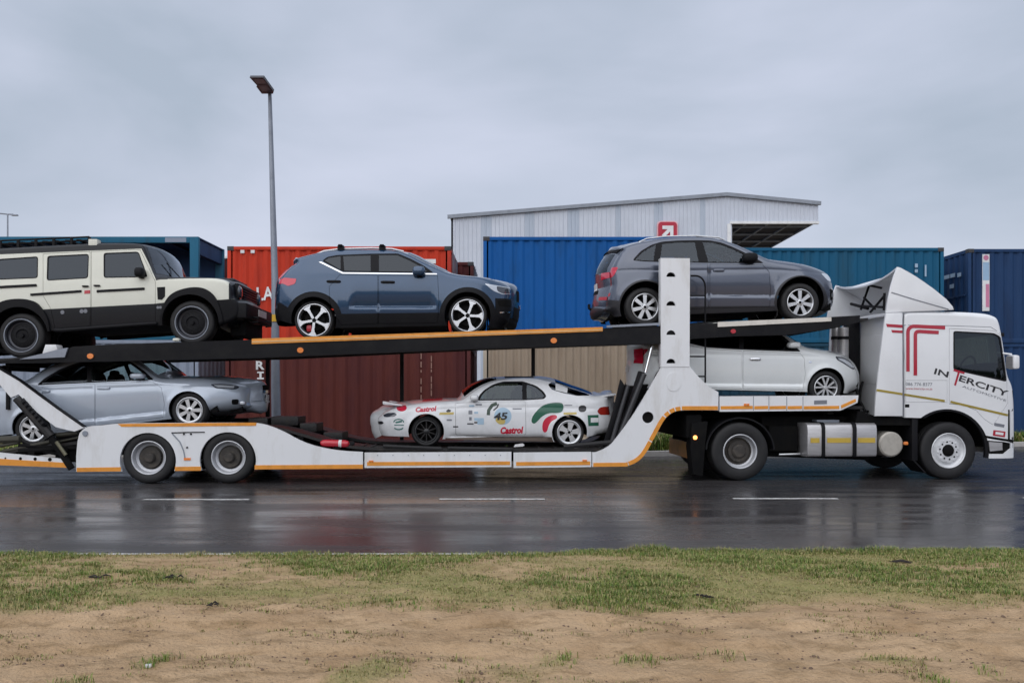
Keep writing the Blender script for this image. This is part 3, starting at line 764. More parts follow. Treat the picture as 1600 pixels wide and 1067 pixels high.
for x, y in zip(cx, cy):
    if y > edge_y(x)+.0: continue
    z, g = zat(x, y); near_edge = max(0, 1-(edge_y(x)-y)/.22)
    p = g*1.15+near_edge*.6
    if rng.random() > p: continue
    gr = .5+.5*math.tanh(4*(N(x, y*1.6, .8, 50)+.35*N(x, y, 3, 60)+.12*(x > .5)+.10*(near_edge > 0)))
    H = (.010+.024*gr)*(1+near_edge*3.2*max(0, N(x, 0, 1.9, 70)))*(1.0 if y > 5 else 1.2)
    for _ in range(2+int(3*gr)):
        ci = 2 if rng.random() > .18+.50*gr else (0 if rng.random() < .35 else (1 if rng.random() < .8 else 3))
        pts.append((x+rng.normal(0, .018), y+rng.normal(0, .018), z, H*rng.uniform(.5, 1.5), .0044*rng.uniform(.7, 1.4), rng.uniform(0, 2*PI), rng.uniform(.3, 1.3), ci))
# sparse dry wisps on the sand
for x, y in zip(rng.uniform(-6, 6, 16000), rng.uniform(3.4, 5.9, 16000)):
    if N(x, y*2, 1.6, 80)+.7*N(x, y*2, 5, 81) < .30: continue
    z, g = zat(x, y)
    for _ in range(4): pts.append((x+rng.normal(0, .02), y+rng.normal(0, .01), z, rng.uniform(.006, .024), .005, rng.uniform(0, 2*PI), rng.uniform(.5, 1.3), rng.choice([2, 2, 1, 4, 4])))
go = blades('grass', pts, gm); setp(go, 'patchy green and dry grass growing along the near road edge', 'grass', kind='stuff')
# clods and pebbles on the sand
mb = MB()
for _ in range(5200):
    x, y = rng.uniform(-7, 7), rng.uniform(3.4, 6.9); z, g = zat(x, y); r = rng.uniform(.003, .010)*(1 if rng.random() < .95 else 1.6)
    if N(x, y, 1.4, 90) < -.1: continue
    a = [(x+r*math.cos(k*PI/2+r*300)*rng.uniform(.7, 1.4), y+r*math.sin(k*PI/2+r*300)*rng.uniform(.7, 1.3), z-.002) for k in range(4)]; q_ = [((p[0]-x)*.6+x, (p[1]-y)*.6+y, z+r*.55) for p in a]; mb.add(a+q_, [(0, 1, 5, 4), (1, 2, 6, 5), (2, 3, 7, 6), (3, 0, 4, 7), (4, 5, 6, 7)])
solo('clods', mb, mat('clod_earth', (.17, .115, .08), .95, 0, 0, .1, 30), 'small clods and pebbles scattered over the sand', 'gravel', kind='stuff')
# unseen tree line added behind the camera to darken paint and glass reflections
mb = MB()
for k in range(70):
    a_ = -150+300*k/69+random.uniform(-2, 2); mb.blob((a_, -75+random.uniform(-6, 6), random.uniform(1, 2.5)), (random.uniform(3, 6), 3.5, random.uniform(4, 8)), .8, 6, 8)
solo('added_tree_line', mb, mat('unseen_foliage', (.035, .05, .02), .9, 0, 0, .2, 1), 'dark unseen tree line added behind the camera for reflections', 'trees', kind='stuff')
# dark scraps lying in the grass
def scrap(px_, py_, w, m, label, name='twig'):
    d = 1250*CH/(py_-HOR); x = (px_-800)/F*d; z = zat(x, d)[0]; mb = MB()
    for k in range(4):
        L = w*d/F*random.uniform(.3, .7); a = random.uniform(-.5, .5); x1 = x+random.uniform(-.4, .4)*w*d/F; y1 = d+random.uniform(-.03, .03)
        mb.tube([(x1-L/2*math.cos(a), y1-L/2*math.sin(a), z+.012), (x1, y1, z+.018+random.uniform(0, .012)), (x1+L/2*math.cos(a), y1+L/2*math.sin(a), z+.01)], [.003, .008, .003], 6)
    solo(name, mb, m, label, 'twig')
bark = mat('rotten_bark', (.030, .024, .022), .9)
scrap(158, 911, 34, bark, 'dark twigs lying in the dry grass at the left'); scrap(272, 914, 26, bark, 'small dark broken twigs below the second trailer wheel')
scrap(1098, 949, 30, bark, 'dark curved twig on the edge of sand and grass'); scrap(1420, 884, 44, bark, 'long dark twig in the green grass at the right'); scrap(330, 958, 18, bark, 'short dark twig at the sand edge left of centre')
d = 1250*CH/(1052-HOR); x = (232-800)/F*d; solo('litter', MB().blob((x, d, zat(x, d)[0]+.01), (.018, .012, .01), .5, 5, 8), ring, 'tiny white scrap of litter on the sand at lower left', 'litter')

# weeds by the far kerb
pts = []
for (x0, x1, y0, y1, hh, nn) in ((2.6, 4.6, 18.95, 21.4, .42, 4200), (12, 20, 22.4, 24.2, .32, 5000), (-14, 2, 18.8, 20.8, .16, 5000), (5, 12, 20.4, 22.8, .12, 3000)):
    for _ in range(nn):
        x = rng.uniform(x0, x1); y = rng.uniform(y0, y1)
        if y < kerb_y(x)+.2 or N(x, y, 1.4, 33) < -.25: continue
        pts.append((x, y, .10, hh*rng.uniform(.4, 1.2), .03, rng.uniform(0, 2*PI), rng.uniform(.2, .9), rng.choice([0, 1, 1, 3, 2])))
setp(blades('weeds', pts, gm), 'rough green weeds growing behind the far kerb', 'weeds', kind='stuff')

# ---- shipping containers
def rustmat(name, col, rust, amt=(.48, .74), rough=.45): return mat(name, col, .6, .0, .0, 0, .9, spec=.25, dcol=rust, dth=amt, stretch=(2.2, 2.2, .5))
c_blue = rustmat('container_blue', (.002, .095, .34), (.006, .065, .20)); c_teal = rustmat('container_teal', (.006, .095, .19), (.015, .075, .13)); c_navy = rustmat('container_navy', (.013, .045, .125), (.012, .03, .08))
c_red = rustmat('container_red', (.56, .042, .016), (.34, .030, .018)); c_brown = rustmat('container_brown', (.115, .026, .020), (.075, .018, .020), (.4, .7)); c_cream = rustmat('container_cream', (.36, .285, .215), (.27, .205, .15)); c_pale = rustmat('container_pale', (.26, .30, .38), (.20, .23, .29)); c_fr = rustmat('frame_teal', (.015, .12, .21), (.03, .09, .14)); c_maroon = rustmat('container_maroon', (.10, .018, .018), (.07, .02, .02), (.4, .7))
castm = mat('casting_steel', (.05, .05, .055), .6)
def container(label, x0, L, y0, z0, H, m, Wd=2.44, pitch=.278, railm=None, doors_left=False, doors_right=False, group='stacked shipping containers', base=0, rods=False):
    T = Thing('shipping_container', label, 'shipping container', (x0+L/2, y0+Wd/2, z0), rig=False, group=group)
    x1, y1, z1 = x0+L, y0+Wd, z0+H; r = .16; pr = railm or m
    def corr(a, b, fixed, axis, sign):
        """corrugated sheet between a and b on the plane `fixed`"""
        q = []; x = a+.06; k = 0
        n_ = max(3, int((b-a-.12)/pitch)); p = (b-a-.12)/n_
        for i in range(n_):
            q += [(x+p*i, 0), (x+p*(i+.26), 0), (x+p*(i+.5), 1), (x+p*(i+.76), 1)]
        q.append((b-.06, 0)); V = []
        for s_, dd in q:
            w_ = fixed+sign*(.02+.036*dd)
            for z in (z0+r-.02, z1-.09): V.append((s_, w_, z) if axis == 0 else (w_, s_, z))
        return MB().add(V, [(2*i, 2*i+2, 2*i+3, 2*i+1) for i in range(len(q)-1)])
    T.part('side_panel', corr(x0+.08, x1-.08, y0, 0, 1), m, smooth=False, merge=False); T.part('side_panel', corr(x0+.08, x1-.08, y1, 0, -1), m, smooth=False, merge=False)
    for nm, xx, sg, dr in (('left', x0, 1, doors_left), ('right', x1, -1, doors_right)):
        if dr:
            for h in range(2):
                ya = y0+.10+h*(Wd-.2)/2; dd = T.part('container_door', MB().box(min(xx+sg*.02, xx+sg*.07), max(xx+sg*.02, xx+sg*.07), ya+.01, ya+(Wd-.2)/2-.01, z0+.14, z1-.12), m, bevel=.01)
                for q in (.3, .75): yy = ya+(Wd-.2)/2*q; T.part('lock_rod', MB().tube([(xx-sg*.02, yy, z0+.08), (xx-sg*.02, yy, z1-.08)], .02, 6), galv, parent=dd)
        else: T.part('end_panel', corr(y0+.08, y1-.08, xx, 1, sg), m, smooth=False, merge=False)
    T.part('roof', MB().box(x0+.05, x1-.05, y0+.05, y1-.05, z1-.05, z1-.015), m)
    T.part('floor', MB().box(x0+.05, x1-.05, y0+.05, y1-.05, z0+.05, z0+.14), castm)
    for y in (y0, y1-.07):
        T.part('top_rail', MB().box(x0+.17, x1-.17, y, y+.07, z1-.10, z1-.005), pr, bevel=.006); T.part('bottom_rail', MB().box(x0+.17, x1-.17, y, y+.07, z0+.02, z0+r), pr, bevel=.006)
    for x in (x0, x1-.10):
        T.part('end_rail', MB().box(x+.01, x+.09, y0+.17, y1-.17, z1-.11, z1-.005), pr); T.part('end_rail', MB().box(x+.01, x+.09, y0+.17, y1-.17, z0+.02, z0+.15), pr)
        for y in (y0, y1-.12):
            T.part('corner_post', MB().box(x, x+.10, y, y+.12, z0+.12, z1-.12), pr, bevel=.008)
    cast = mesh('corner_casting', MB().box(-.09, .09, -.08, .08, -.06, .06), castm, bevel=.008)
    for x in (x0+.088, x1-.088):
        for y in (y0+.077, y1-.077):
            for z in (z0+.06, z1-.058): T.inst('corner_casting', cast, (x, y, z))
    return T
def wall_surf(y): return lambda a, b: (PXW(a, b, y)[0], y, PXW(a, b, y)[1])
HC = 2.85
yB = 22.1; xB = PXW(755, 0, yB)[0]
container('bright blue container, upper one of the middle stack above the cream one', xB, 6.06, yB, .1+HC, HC, c_blue)
container('cream ribbed container underneath the bright blue one', xB, 6.06, yB, .1, HC, c_cream, pitch=.20, railm=rustmat('cream_rail', (.50, .43, .34), (.4, .32, .25)))
yR = 21.7; hR = 2.68
tR = container('orange-red container at the top of the stack behind the lamp post', PXW(355, 0, yR)[0], PXW(704.5, 0, yR)[0]-PXW(355, 0, yR)[0], yR, .1+hR, hR, c_red, doors_right=True)
tR.part('lettering', text_on('LAR', (402, 470), (442, 468), 21, wall_surf(yR+.0), off=.012, bold=.02), ring, smooth=False)
for x in (379, 395): tR.part('vent', MB().box(*[PXW(x-3, 0, yR)[0], PXW(x+3, 0, yR)[0]], yR-.02, yR+.03, PXW(0, 396, yR)[1], PXW(0, 391, yR)[1]), ring, bevel=.004)
tR.part('sticker', MB().box(PXW(663, 0, yR)[0], PXW(681, 0, yR)[0], yR-.008, yR+.0, PXW(0, 412, yR)[1], PXW(0, 405, yR)[1]), ring)
xb0 = PXW(352, 0, yR)[0]; tb = container('dark brown-red weathered container with white letters, below the orange-red one', xb0, PXW(735, 0, yR)[0]-xb0, yR, .1, hR, c_brown, pitch=.32)
tb.part('lettering', text_on('R', (400, 577.5), (413.5, 577.5), 13.5, wall_surf(yR), off=.012, bold=.035), ring, smooth=False)
for q in ([(402, 580.5), (412.5, 580.5), (412.5, 583), (409, 583), (409, 590), (412.5, 590), (412.5, 592.5), (402, 592.5), (402, 590), (405.5, 590), (405.5, 583), (402, 583)], [(409, 630), (415, 630), (415, 632), (413.5, 632), (413.5, 637), (415, 637), (415, 639), (409, 639)]):
    tb.part('lettering', poly_on(q, wall_surf(yR), .012), ring, smooth=False)
for x, ya, yb_ in ((658, 552, 630), (674, 556, 620)):
    for k in range(6):
        yy = ya+(yb_-ya)*k/6; tb.part('chalk_mark', MB().box(PXW(x-.8, 0, yR)[0], PXW(x+.8, 0, yR)[0], yR-.006, yR+.0, PXW(0, yy+9 if k != 2 else yy+4, yR)[1], PXW(0, yy, yR)[1]), mat('rust_chalk', (.36, .20, .16), .7))
container('maroon container behind the orange-red one, stepping out to its right', -7.5, 6.33, yR+2.6, .1+hR, hR, c_maroon, doors_right=True)
container('lower maroon container behind the brown-red one', -7.5, 6.33, yR+2.6, .1, hR, c_maroon)
# left stack: an open-sided teal frame on a pale container, dark red ones behind
yL = 22.1; xr = PXW(310, 0, yL)[0]; xl = xr-6.06*2
T = Thing('open_container', 'open-sided teal container frame above the pale one at the left', 'shipping container', ((xl+xr)/2, yL+1.2, .1+HC), rig=False)
z0, z1 = .1+HC, .1+2*HC
for y in (yL, yL+1.9):
    T.part('top_rail', MB().box(xl+.24, xr-.24, y, y+.1, z1-.17, z1-.0), c_fr if y == yL else c_navy, bevel=.01); T.part('bottom_rail', MB().box(xl+.24, xr-.24, y, y+.1, z0, z0+.16), c_fr, bevel=.01)
    for x in (xl, (xl+xr)/2, xr-.24): T.part('corner_post', MB().box(x, x+.24, y, y+.12, z0, z1+.0), c_fr, bevel=.01)
T.part('roof', MB().box(xl, xr, yL+.12, yL+1.9, z1-.04, z1-.01), c_navy); T.part('end_rail', MB().box(xr-.2, xr-.04, yL+.12, yL+1.9, z1-.46, z1-.045), c_navy); T.part('back_panel', MB().box(xl+.24, xr-.24, yL+1.93, yL+1.97, z1-.9, z1-.17), c_navy)
T.part('floor', MB().box(xl, xr, yL+.12, yL+1.9, z0+.02, z0+.12), castm)
T.part('maker_plate', MB().box(PXW(258, 0, yL)[0], PXW(291, 0, yL)[0], yL-.006, yL, PXW(0, 378.5, yL)[1], PXW(0, 371.5, yL)[1]), c_pale)
for i in range(7): x = xl+.9+i*1.7; T.part('roof_bow', MB().box(x, x+.08, yL+.12, yL+1.9, z1-.12, z1-.045), c_navy)
container('pale grey-blue container under the teal open frame', xl, 12.12, yL, .1, HC, c_pale)
container('dark red container with white top edge behind the teal frame', xl+4.5, 9.6, yL+2.9, .1+HC-.02, HC, c_maroon, railm=ring)
# right stacks
yT = 24.0; hT = 2.87; xT1 = PXW(1475, 0, yT)[0]
tt = container('dark teal container, upper one right of the blue stack', xT1-12.19, 12.19, yT, .1+hT, hT, c_teal)
container('lower blue-teal container behind the truck cab', xT1-12.19, 12.19, yT, .1, hT, c_blue if 0 else rustmat('container_midblue', (.012, .055, .095), (.02, .04, .055)))
for x, ya, yb_ in ((1431, 412, 418), (1431, 421, 426), (1446.5, 414, 432)):
    tt.part('stencil', MB().box(PXW(x-1.6, 0, yT)[0], PXW(x+(3 if x < 1440 else 1), 0, yT)[0], yT-.006, yT+.0, PXW(0, yb_, yT)[1], PXW(0, ya, yT)[1]), mat('stencil_blue', (.35, .48, .62), .5))
yN = 24.2; xN = PXW(1513, 0, yN)[0]
tn = container('navy container with a vertical white and pink banner, upper right', xN, 12.19, yN, .1+hT, hT, c_navy)
container('navy container below the bannered one, beyond the truck cab', xN, 12.19, yN, .1, hT, c_navy)
bx0, bx1 = PXW(1534.5, 0, yN)[0], PXW(1545.5, 0, yN)[0]
bn = tn.part('banner', MB().box(bx0, bx1, yN-.02, yN-.0, PXW(0, 486, yN)[1], PXW(0, 397.5, yN)[1]), ring)
tn.part('banner_field', MB().box(bx0+.01, bx1-.01, yN-.024, yN-.02, PXW(0, 438, yN)[1], PXW(0, 410, yN)[1]), mat('banner_blue', (.32, .48, .66), .5), parent=bn)
tn.part('banner_field', MB().box(bx0+.10, bx1-.01, yN-.024, yN-.02, PXW(0, 480, yN)[1], PXW(0, 444, yN)[1]), mat('banner_pink', (.62, .22, .36), .5), parent=bn)
tn.part('banner_roundel', MB().add([((bx0+bx1)/2+.08*math.cos(a), yN-.026, PXW(0, 403, yN)[1]+.08*math.sin(a)) for a in np.linspace(0, 2*PI, 16, endpoint=False)], [tuple(range(16))]), mat('banner_pink', ()) if 0 else MT['banner_pink'], parent=bn, smooth=False)
for k, (a, b_, z_) in enumerate(((.35, .55, 1.75), (.68, .95, 1.78), (1.0, 1.3, 1.78), (.75, .98, 1.45))): tn.part('stencil', MB().box(xN-.03, xN-.022, yN+a, yN+b_, .1+hT+z_+.34, .1+hT+z_+.46), MT['stencil_blue'])
for z_ in (.85, 1.5): tn.part('end_bar', MB().box(xN-.03, xN+.0, yN+.15, yN+2.2, .1+hT+z_-.03, .1+hT+z_+.03), c_navy)

# ---- warehouse
D = 46.0
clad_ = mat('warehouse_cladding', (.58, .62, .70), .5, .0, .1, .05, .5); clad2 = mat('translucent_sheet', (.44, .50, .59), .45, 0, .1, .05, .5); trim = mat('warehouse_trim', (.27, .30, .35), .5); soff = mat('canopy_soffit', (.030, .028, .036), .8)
T = Thing('warehouse', 'large pale grey corrugated metal warehouse with dark open canopy behind the containers', 'warehouse', (PXW(960, 0, D)[0], D+8, .1), rig=False)
xL_, xP, xC, xR_ = [PXW(q, 0, D)[0] for q in (705, 1135, 1141, 1278.5)]; zL, zP, zR_, zc_ = [PXW(0, q, D)[1] for q in (338.5, 303.5, 317.5, 348)]
def ztop(x): return float(np.interp(x, [xL_, xP, xR_], [zL, zP, zR_]))
strips = [(752, 768), (820, 835), (887, 905), (962, 970), (1022, 1036), (1094, 1102)]
def ribbed(xa, xb, zb_, p=.25, amp=.035):
    k = max(1, int(round((xb-xa)/p))); p = (xb-xa)/k; q = []
    for i in range(k): q += [(xa+p*i, 0), (xa+p*(i+.55), 0), (xa+p*(i+.68), 1), (xa+p*(i+.87), 1)]
    q.append((xb, 0)); V = []
    for x, dd in q: V += [(x, D-amp*dd, zb_), (x, D-amp*dd, ztop(x))]
    return MB().add(V, [(2*i, 2*i+2, 2*i+3, 2*i+1) for i in range(len(q)-1)])
cuts = [xL_]+[PXW(a, 0, D)[0] for st_ in strips for a in st_]+[xC]
for i in range(len(cuts)-1): T.part('wall_sheet', ribbed(cuts[i], cuts[i+1], .1), clad2 if i % 2 else clad_, smooth=False, merge=False)
T.part('canopy_fascia', ribbed(xC, xR_, zc_), clad_, smooth=False, merge=False)
depth = 11.0
T.part('roof', MB().add([(xL_-.1, D-.15, zL), (xP, D-.15, zP), (xP, D+22, zP), (xL_-.1, D+22, zL), (xR_+.1, D-.15, zR_), (xR_+.1, D+depth, zR_)], [(0, 1, 2, 3), (1, 4, 5, 2)]), clad_, smooth=False)
T.part('side_wall', MB().box(xL_, xL_+.1, D, D+22, .1, zL-.02), clad_); T.part('side_wall', MB().box(xC, xC+.1, D, D+22, .1, zc_), clad_)
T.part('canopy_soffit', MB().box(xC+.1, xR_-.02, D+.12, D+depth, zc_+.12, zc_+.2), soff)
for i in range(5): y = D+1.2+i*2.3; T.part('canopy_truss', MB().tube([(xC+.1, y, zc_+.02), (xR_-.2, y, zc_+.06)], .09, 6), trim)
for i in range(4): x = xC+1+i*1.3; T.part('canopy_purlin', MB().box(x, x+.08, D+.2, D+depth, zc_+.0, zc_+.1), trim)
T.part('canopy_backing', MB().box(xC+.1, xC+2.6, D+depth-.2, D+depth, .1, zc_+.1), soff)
T.part('roof_trim', MB().add([(xL_-.2, D-.2, zL-.14), (xP, D-.2, zP-.14), (xR_+.1, D-.2, zR_-.14), (xR_+.1, D-.2, zR_+.06), (xP, D-.2, zP+.06), (xL_-.2, D-.2, zL+.06), (xL_-.2, D-.02, zL-.14), (xP, D-.02, zP-.14), (xR_+.1, D-.02, zR_-.14), (xR_+.1, D-.02, zR_+.06), (xP, D-.02, zP+.06), (xL_-.2, D-.02, zL+.06)], [(0, 1, 4, 5), (1, 2, 3, 4), (5, 4, 10, 11), (4, 3, 9, 10), (0, 6, 7, 1), (1, 7, 8, 2), (2, 8, 9, 3), (0, 5, 11, 6)]), trim, smooth=False)
T.part('canopy_edge', MB().box(xC-.05, xR_+.02, D-.1, D+.12, zc_-.08, zc_+.06), ring); T.part('corner_trim', MB().box(xC-.18, xC+.02, D-.09, D+.02, .1, zc_-.08), ring)
# red arrow sign on the wall
SG = Thing('arrow_sign', 'red rounded square sign with a white diagonal arrow on the warehouse wall', 'sign', (PXW(1042, 0, D)[0], D-.1, PXW(0, 378, D)[1]), rig=False)
def rsq(a, b, c, d, r, n=5):
    o_ = []
    for (x, y, a0) in ((c-r, b+r, -PI/2), (c-r, d-r, 0), (a+r, d-r, PI/2), (a+r, b+r, PI)): o_ += [(x+r*math.cos(a0+PI/2*k/n), y+r*math.sin(a0+PI/2*k/n)) for k in range(n+1)]
    return o_
def wpr(poly, y0, y1): return MB().prism([PXW(a, b, D) for a, b in poly], y0, y1)
SG.part('halo', wpr(rsq(1025.8, 346, 1058.8, 380, 6), D-.12, D-.06), mat('sign_pink', (.80, .52, .56), .5)); SG.part('sign_board', wpr(rsq(1027.8, 348, 1056.8, 378, 5), D-.18, D-.12), mat('sign_red', (.46, .012, .04), .4))
SG.part('arrow', wpr([(1034, 354), (1051, 354), (1051, 371), (1046, 371), (1046, 363), (1037, 372), (1033, 368.5), (1042, 359.5), (1034, 359.5)], D-.22, D-.18), ring)

# ---- street lamps
dL = 17.9
xb_, _ = PXW(429.5, 0, dL); xt_, zt_ = PXW(421.5, 146, dL)
xb_ = xb_+.02
LP = Thing('street_lamp', 'tall tapered grey street lamp with flat double panel head and yellow band', 'street lamp', (xb_+.03, dL, .0), rig=False)
xg = xb_+.03
LP.part('pole', MB().tube([(xg, dL, .0), (xg-.03, dL, 1.5), (xg-.05, dL, 4.0), (xt_, dL, zt_)], [.105, .10, .075, .04], 14), galv)
LP.part('base_plate', MB().box(xg-.2, xg+.2, dL-.2, dL+.2, .0, .03), galv, bevel=.01)
zb1, zb0 = PXW(0, 492, dL)[1], PXW(0, 503, dL)[1]; f_ = lambda z: xg-.05+(xt_-xg+.05)*(z-4)/(zt_-4) if z > 4 else xg-.04
LP.part('yellow_band', MB().tube([(xg-.035, dL, zb0), (xg-.037, dL, zb1)], .106, 14), mat('yellow_band', (.72, .42, .03), .5))
hd = [(390, 121.5), (411.5, 121.5), (427.5, 143.5), (426.5, 147), (409, 147), (400.5, 136), (402, 134.5)]
mb = MB(); P_ = []
for a, b in hd:
    X, Z = PXW(a, b, dL); P_.append((X, Z))
# head: flat luminaire tilted up towards the road (its underside faces the camera)
zc0 = zt_; V = []
for a, b in hd: q_d = dL-(147-b)*.045; V.append((PXW(a, b, q_d)[0], q_d, PXW(a, b, q_d)[1]))
V2 = [(a, b+.05, c+.06) for a, b, c in V]
k = len(V); LP.part('lamp_head', mb.add(V+V2, [tuple(range(k))]+[tuple(range(k, 2*k))[::-1]]+[(i, (i+1) % k, (i+1) % k+k, i+k) for i in range(k)]), mat('lamp_housing', (.06, .063, .075), .5), smooth=False)
for q in ([(396, 124), (411, 124), (416, 131), (401.5, 131)], [(403.5, 134), (417.5, 134), (423, 141.5), (409.5, 143)]):
    LP.part('light_panel', MB().add([(PXW(a, b, dL-(147-b)*.045-.02)[0], dL-(147-b)*.045-.02, PXW(a, b, dL-(147-b)*.045-.02)[1]) for a, b in q], [(0, 1, 2, 3)]), mat('led_panel', (.16, .17, .20), .4), smooth=False)
d2 = 60
x2, z2 = PXW(12, 335, d2)
L2 = Thing('street_lamp', 'small distant street lamp with a horizontal arm at the left edge of the yard', 'street lamp', (x2, d2, .1), rig=False)
L2.part('pole', MB().tube([(x2, d2, .1), (x2, d2, z2)], [.10, .05], 8), galv); L2.part('arm', MB().tube([(x2-1.1, d2, z2+.12), (x2, d2, z2), (x2+.4, d2, z2+.0)], .05, 6), galv)
L2.part('lamp_head', MB().box(x2+.3, x2+.75, d2-.12, d2+.12, z2-.12, z2-.02), galv, bevel=.03); L2.part('lamp_head', MB().box(x2-1.4, x2-.8, d2-.12, d2+.12, z2+.1, z2+.2), galv, bevel=.03)
# ================================================================== the car-carrier trailer
RW = 2.5
T = TR = Thing('car_carrier_trailer', 'long white two-deck car carrier trailer with orange edge tape and tall perforated tower', 'trailer', (*[R(560, 731)[0]], RW/2, 0))
def side(name, poly, m, v0=0, v1=.06, holes=(), farm=None, both=True, T=None, parent=None, bevel=0, label=None):
    T = T or TR
    q = RP(poly); h = [RP(x) for x in holes]
    a = T.part(name, MB().prism(q, v0, v1, h), m, parent=parent, bevel=bevel, label=label)
    if both: T.part(name, MB().prism(q, RW-v1, RW-v0, h), farm or m, bevel=bevel)
    return a
arcR = [(356+44*math.cos(a), 719+44*math.sin(a)) for a in np.linspace(.33, -PI-.36, 26)]
arcL = [(231+44*math.cos(a), 720+44*math.sin(a)) for a in np.linspace(.36, -PI-.38, 26)]
top = chaikin([(124, 677), (134, 666), (158, 664.5), (186, 661), (300, 660.5), (395, 660), (414, 662.5), (440, 672), (470, 689), (497, 698), (530, 704), (567, 706)], 2)
pan = [(119, 736.5), (119, 712), (121, 690)]+top+[(567, 731.5)]+arcR+arcL
bog = side('fender_panel', pan, white, 0, .05, farm=steel)
for a, b, ya, yb in ((120, 189, 737, 736), (273.5, 314, 735.5, 735), (398, 567, 733, 732)):
    side('edge_tape', [(a, ya-6.5), (b, yb-6.5), (b, yb), (a, ya)], orange, -.006, .0, parent=bog, both=False)
side('edge_tape', [(184, 662), (300, 660.8), (401, 660), (400, 665), (300, 666), (190, 666.5)], orange, -.006, 0, parent=bog, both=False)
side('pivot_pin', circ(133.5, 677, 4.2, 16), galv, -.02, 0, parent=bog, both=False)
side('bracket', band([(268, 676), (294, 675.3), (320, 675)], .8), plastic, -.008, 0, parent=bog, both=False)
side('bracket', band([(269, 677), (281, 690), (287, 704), (289.5, 718)], .9), galv, -.006, 0, parent=bog, both=False)
for p in ((292.5, 699), (287.5, 678), (298.5, 678)): side('bolt', circ(*p, 1.5, 8), plastic, -.012, 0, parent=bog, both=False)
side('marker_lamp', [(287.5, 715), (298, 715), (298, 718.8), (287.5, 718.8)], amber, -.012, 0, parent=bog, both=False)
T.part('wheel_housing', MB().box(R(190, 700)[0], R(398, 700)[0], .52, 1.98, .45, .86), dark, bevel=.02)
T.part('axle', MB().tube([(R(231, 0)[0], .3, .42), (R(231, 0)[0], 2.2, .42)], .06), dark); T.part('axle', MB().tube([(R(356, 0)[0], .3, .42), (R(356, 0)[0], 2.2, .42)], .06), dark)
ms = wheel_set('trl', .425, .275, .30, 'trailer', rimsteel)
for p in ((231, 720), (356, 719)):
    u, z = R(*p); put_wheel(T, ms, u, .03, .428); put_wheel(T, ms, u, RW-.03, .428, far=True)
for a, b in ((569.5, 799), (802.5, 924)):
    r = side('lower_rail', [(a, 707), (b, 705.8), (b, 729.3), (a, 730.8)], white, .0, .07, farm=steel)
    side('edge_tape', [(a+4, 721.5), (b-2, 720.5), (b-2, 726.2), (a+4, 727.3)], orange, -.006, 0, parent=r, both=False)
    side('marker_lamp', [(a+7, 719), (a+14, 719), (a+14, 721.5), (a+7, 721.5)] if a < 600 else [(b-14, 717.8), (b-7, 717.8), (b-7, 720.3), (b-14, 720.3)], amber, -.02, 0, parent=r, both=False)
# gooseneck panel that grows into the perforated tower
out = [(925.5, 729.3), (925.5, 706.5), (932, 706)]+chaikin([(932, 706), (945, 701), (957, 692), (972, 672), (994, 642), (1033, 574)], 2)+[(1032, 404), (1078, 404.5), (1077.5, 572), (1090, 587), (1106, 603), (1122.5, 612.5), (1122.5, 641)]
low = chaikin([(1122.5, 641), (1066, 640.5), (1052, 643), (1039, 653), (1026, 677), (1009, 709), (996, 722), (980, 728.3), (925.5, 729.3)], 2)[1:-1]
out = out+low
moons = [[(1048.5+7.2*math.cos(a), cy+3.6-7.2*math.sin(a)) for a in np.linspace(0, PI, 12)] for cy in (429, 474, 519.6, 564)]
gn = side('gooseneck_tower', out, white, 0, .05, holes=moons+[circ(1012.5, 652, 9, 24)], farm=steel)
side('tower_back', [(1033, 405), (1077, 405.5), (1077, 576), (1040, 600), (1034, 575)], mat('tower_inside', (.012, .012, .014), .8), .14, .17, parent=gn, both=False)
for x in (1032.5, 1076): side('tower_flange', [(x, 404.5), (x+1.4, 404.5), (x+1.4, 573), (x, 573)], white, .05, .16, parent=gn, both=False)
side('tower_cap', [(1032.3, 403.2), (1077.8, 403.6), (1077.8, 404.6), (1032.3, 404.2)], white, .0, .18, parent=gn, both=False)
side('weld_seam', band([(1033, 573.5), (1055, 572.8), (1077, 573)], .5), mat('weld', (.55, .55, .56), .5), -.006, 0, parent=gn, both=False)
side('pressed_boss', chaikin([(1043, 582), (1062, 582), (1065, 600), (1058, 611), (1046, 611), (1041, 600)], 2, True), white, -.007, 0, parent=gn, both=False)
side('socket', circ(1012.5, 652, 9, 24), dark, .045, .12, parent=gn, both=False)
lw = chaikin([(1066, 640.5), (1052, 643), (1039, 653), (1026, 677), (1009, 709), (996, 722), (980, 728.3)], 2)
lw = resample(lw, 1.0); 
def off_band(pts, w):
    p = np.array(pts, float); t = np.gradient(p, axis=0); t /= np.linalg.norm(t, axis=1)[:, None]
    n = np.stack([t[:, 1], -t[:, 0]], 1); return [tuple(q) for q in p]+[tuple(q) for q in (p+n*w)[::-1]]
tape = resample([(1122.5, 640.5), (1066, 640.5)], 2).tolist()+lw.tolist()+resample([(980, 728.6), (926, 729)], 2).tolist()
tape = np.array(tape); L_ = np.r_[0, np.cumsum(np.linalg.norm(np.diff(tape, axis=0), axis=1))]; tot = L_[-1]
def cutseg(a, b):
    q = [a+(b-a)*i/12 for i in range(13)]; return np.stack([np.interp(q, L_, tape[:, 0]), np.interp(q, L_, tape[:, 1])], 1)
ds = (tape[5]-tape[0]); sgn = 1
for a, b in ((1, 57), (59, 66), (68, 75), (77, 84), (86, 128), (130, tot-58), (tot-56, tot-1)):
    c_ = cutseg(a, b); q = off_band(c_, 6.2)
    if np.mean([p[1] for p in q]) > np.mean(c_[:, 1]): q = off_band(c_, -6.2)
    side('edge_tape', q, orange, -.006, 0, parent=gn, both=False)
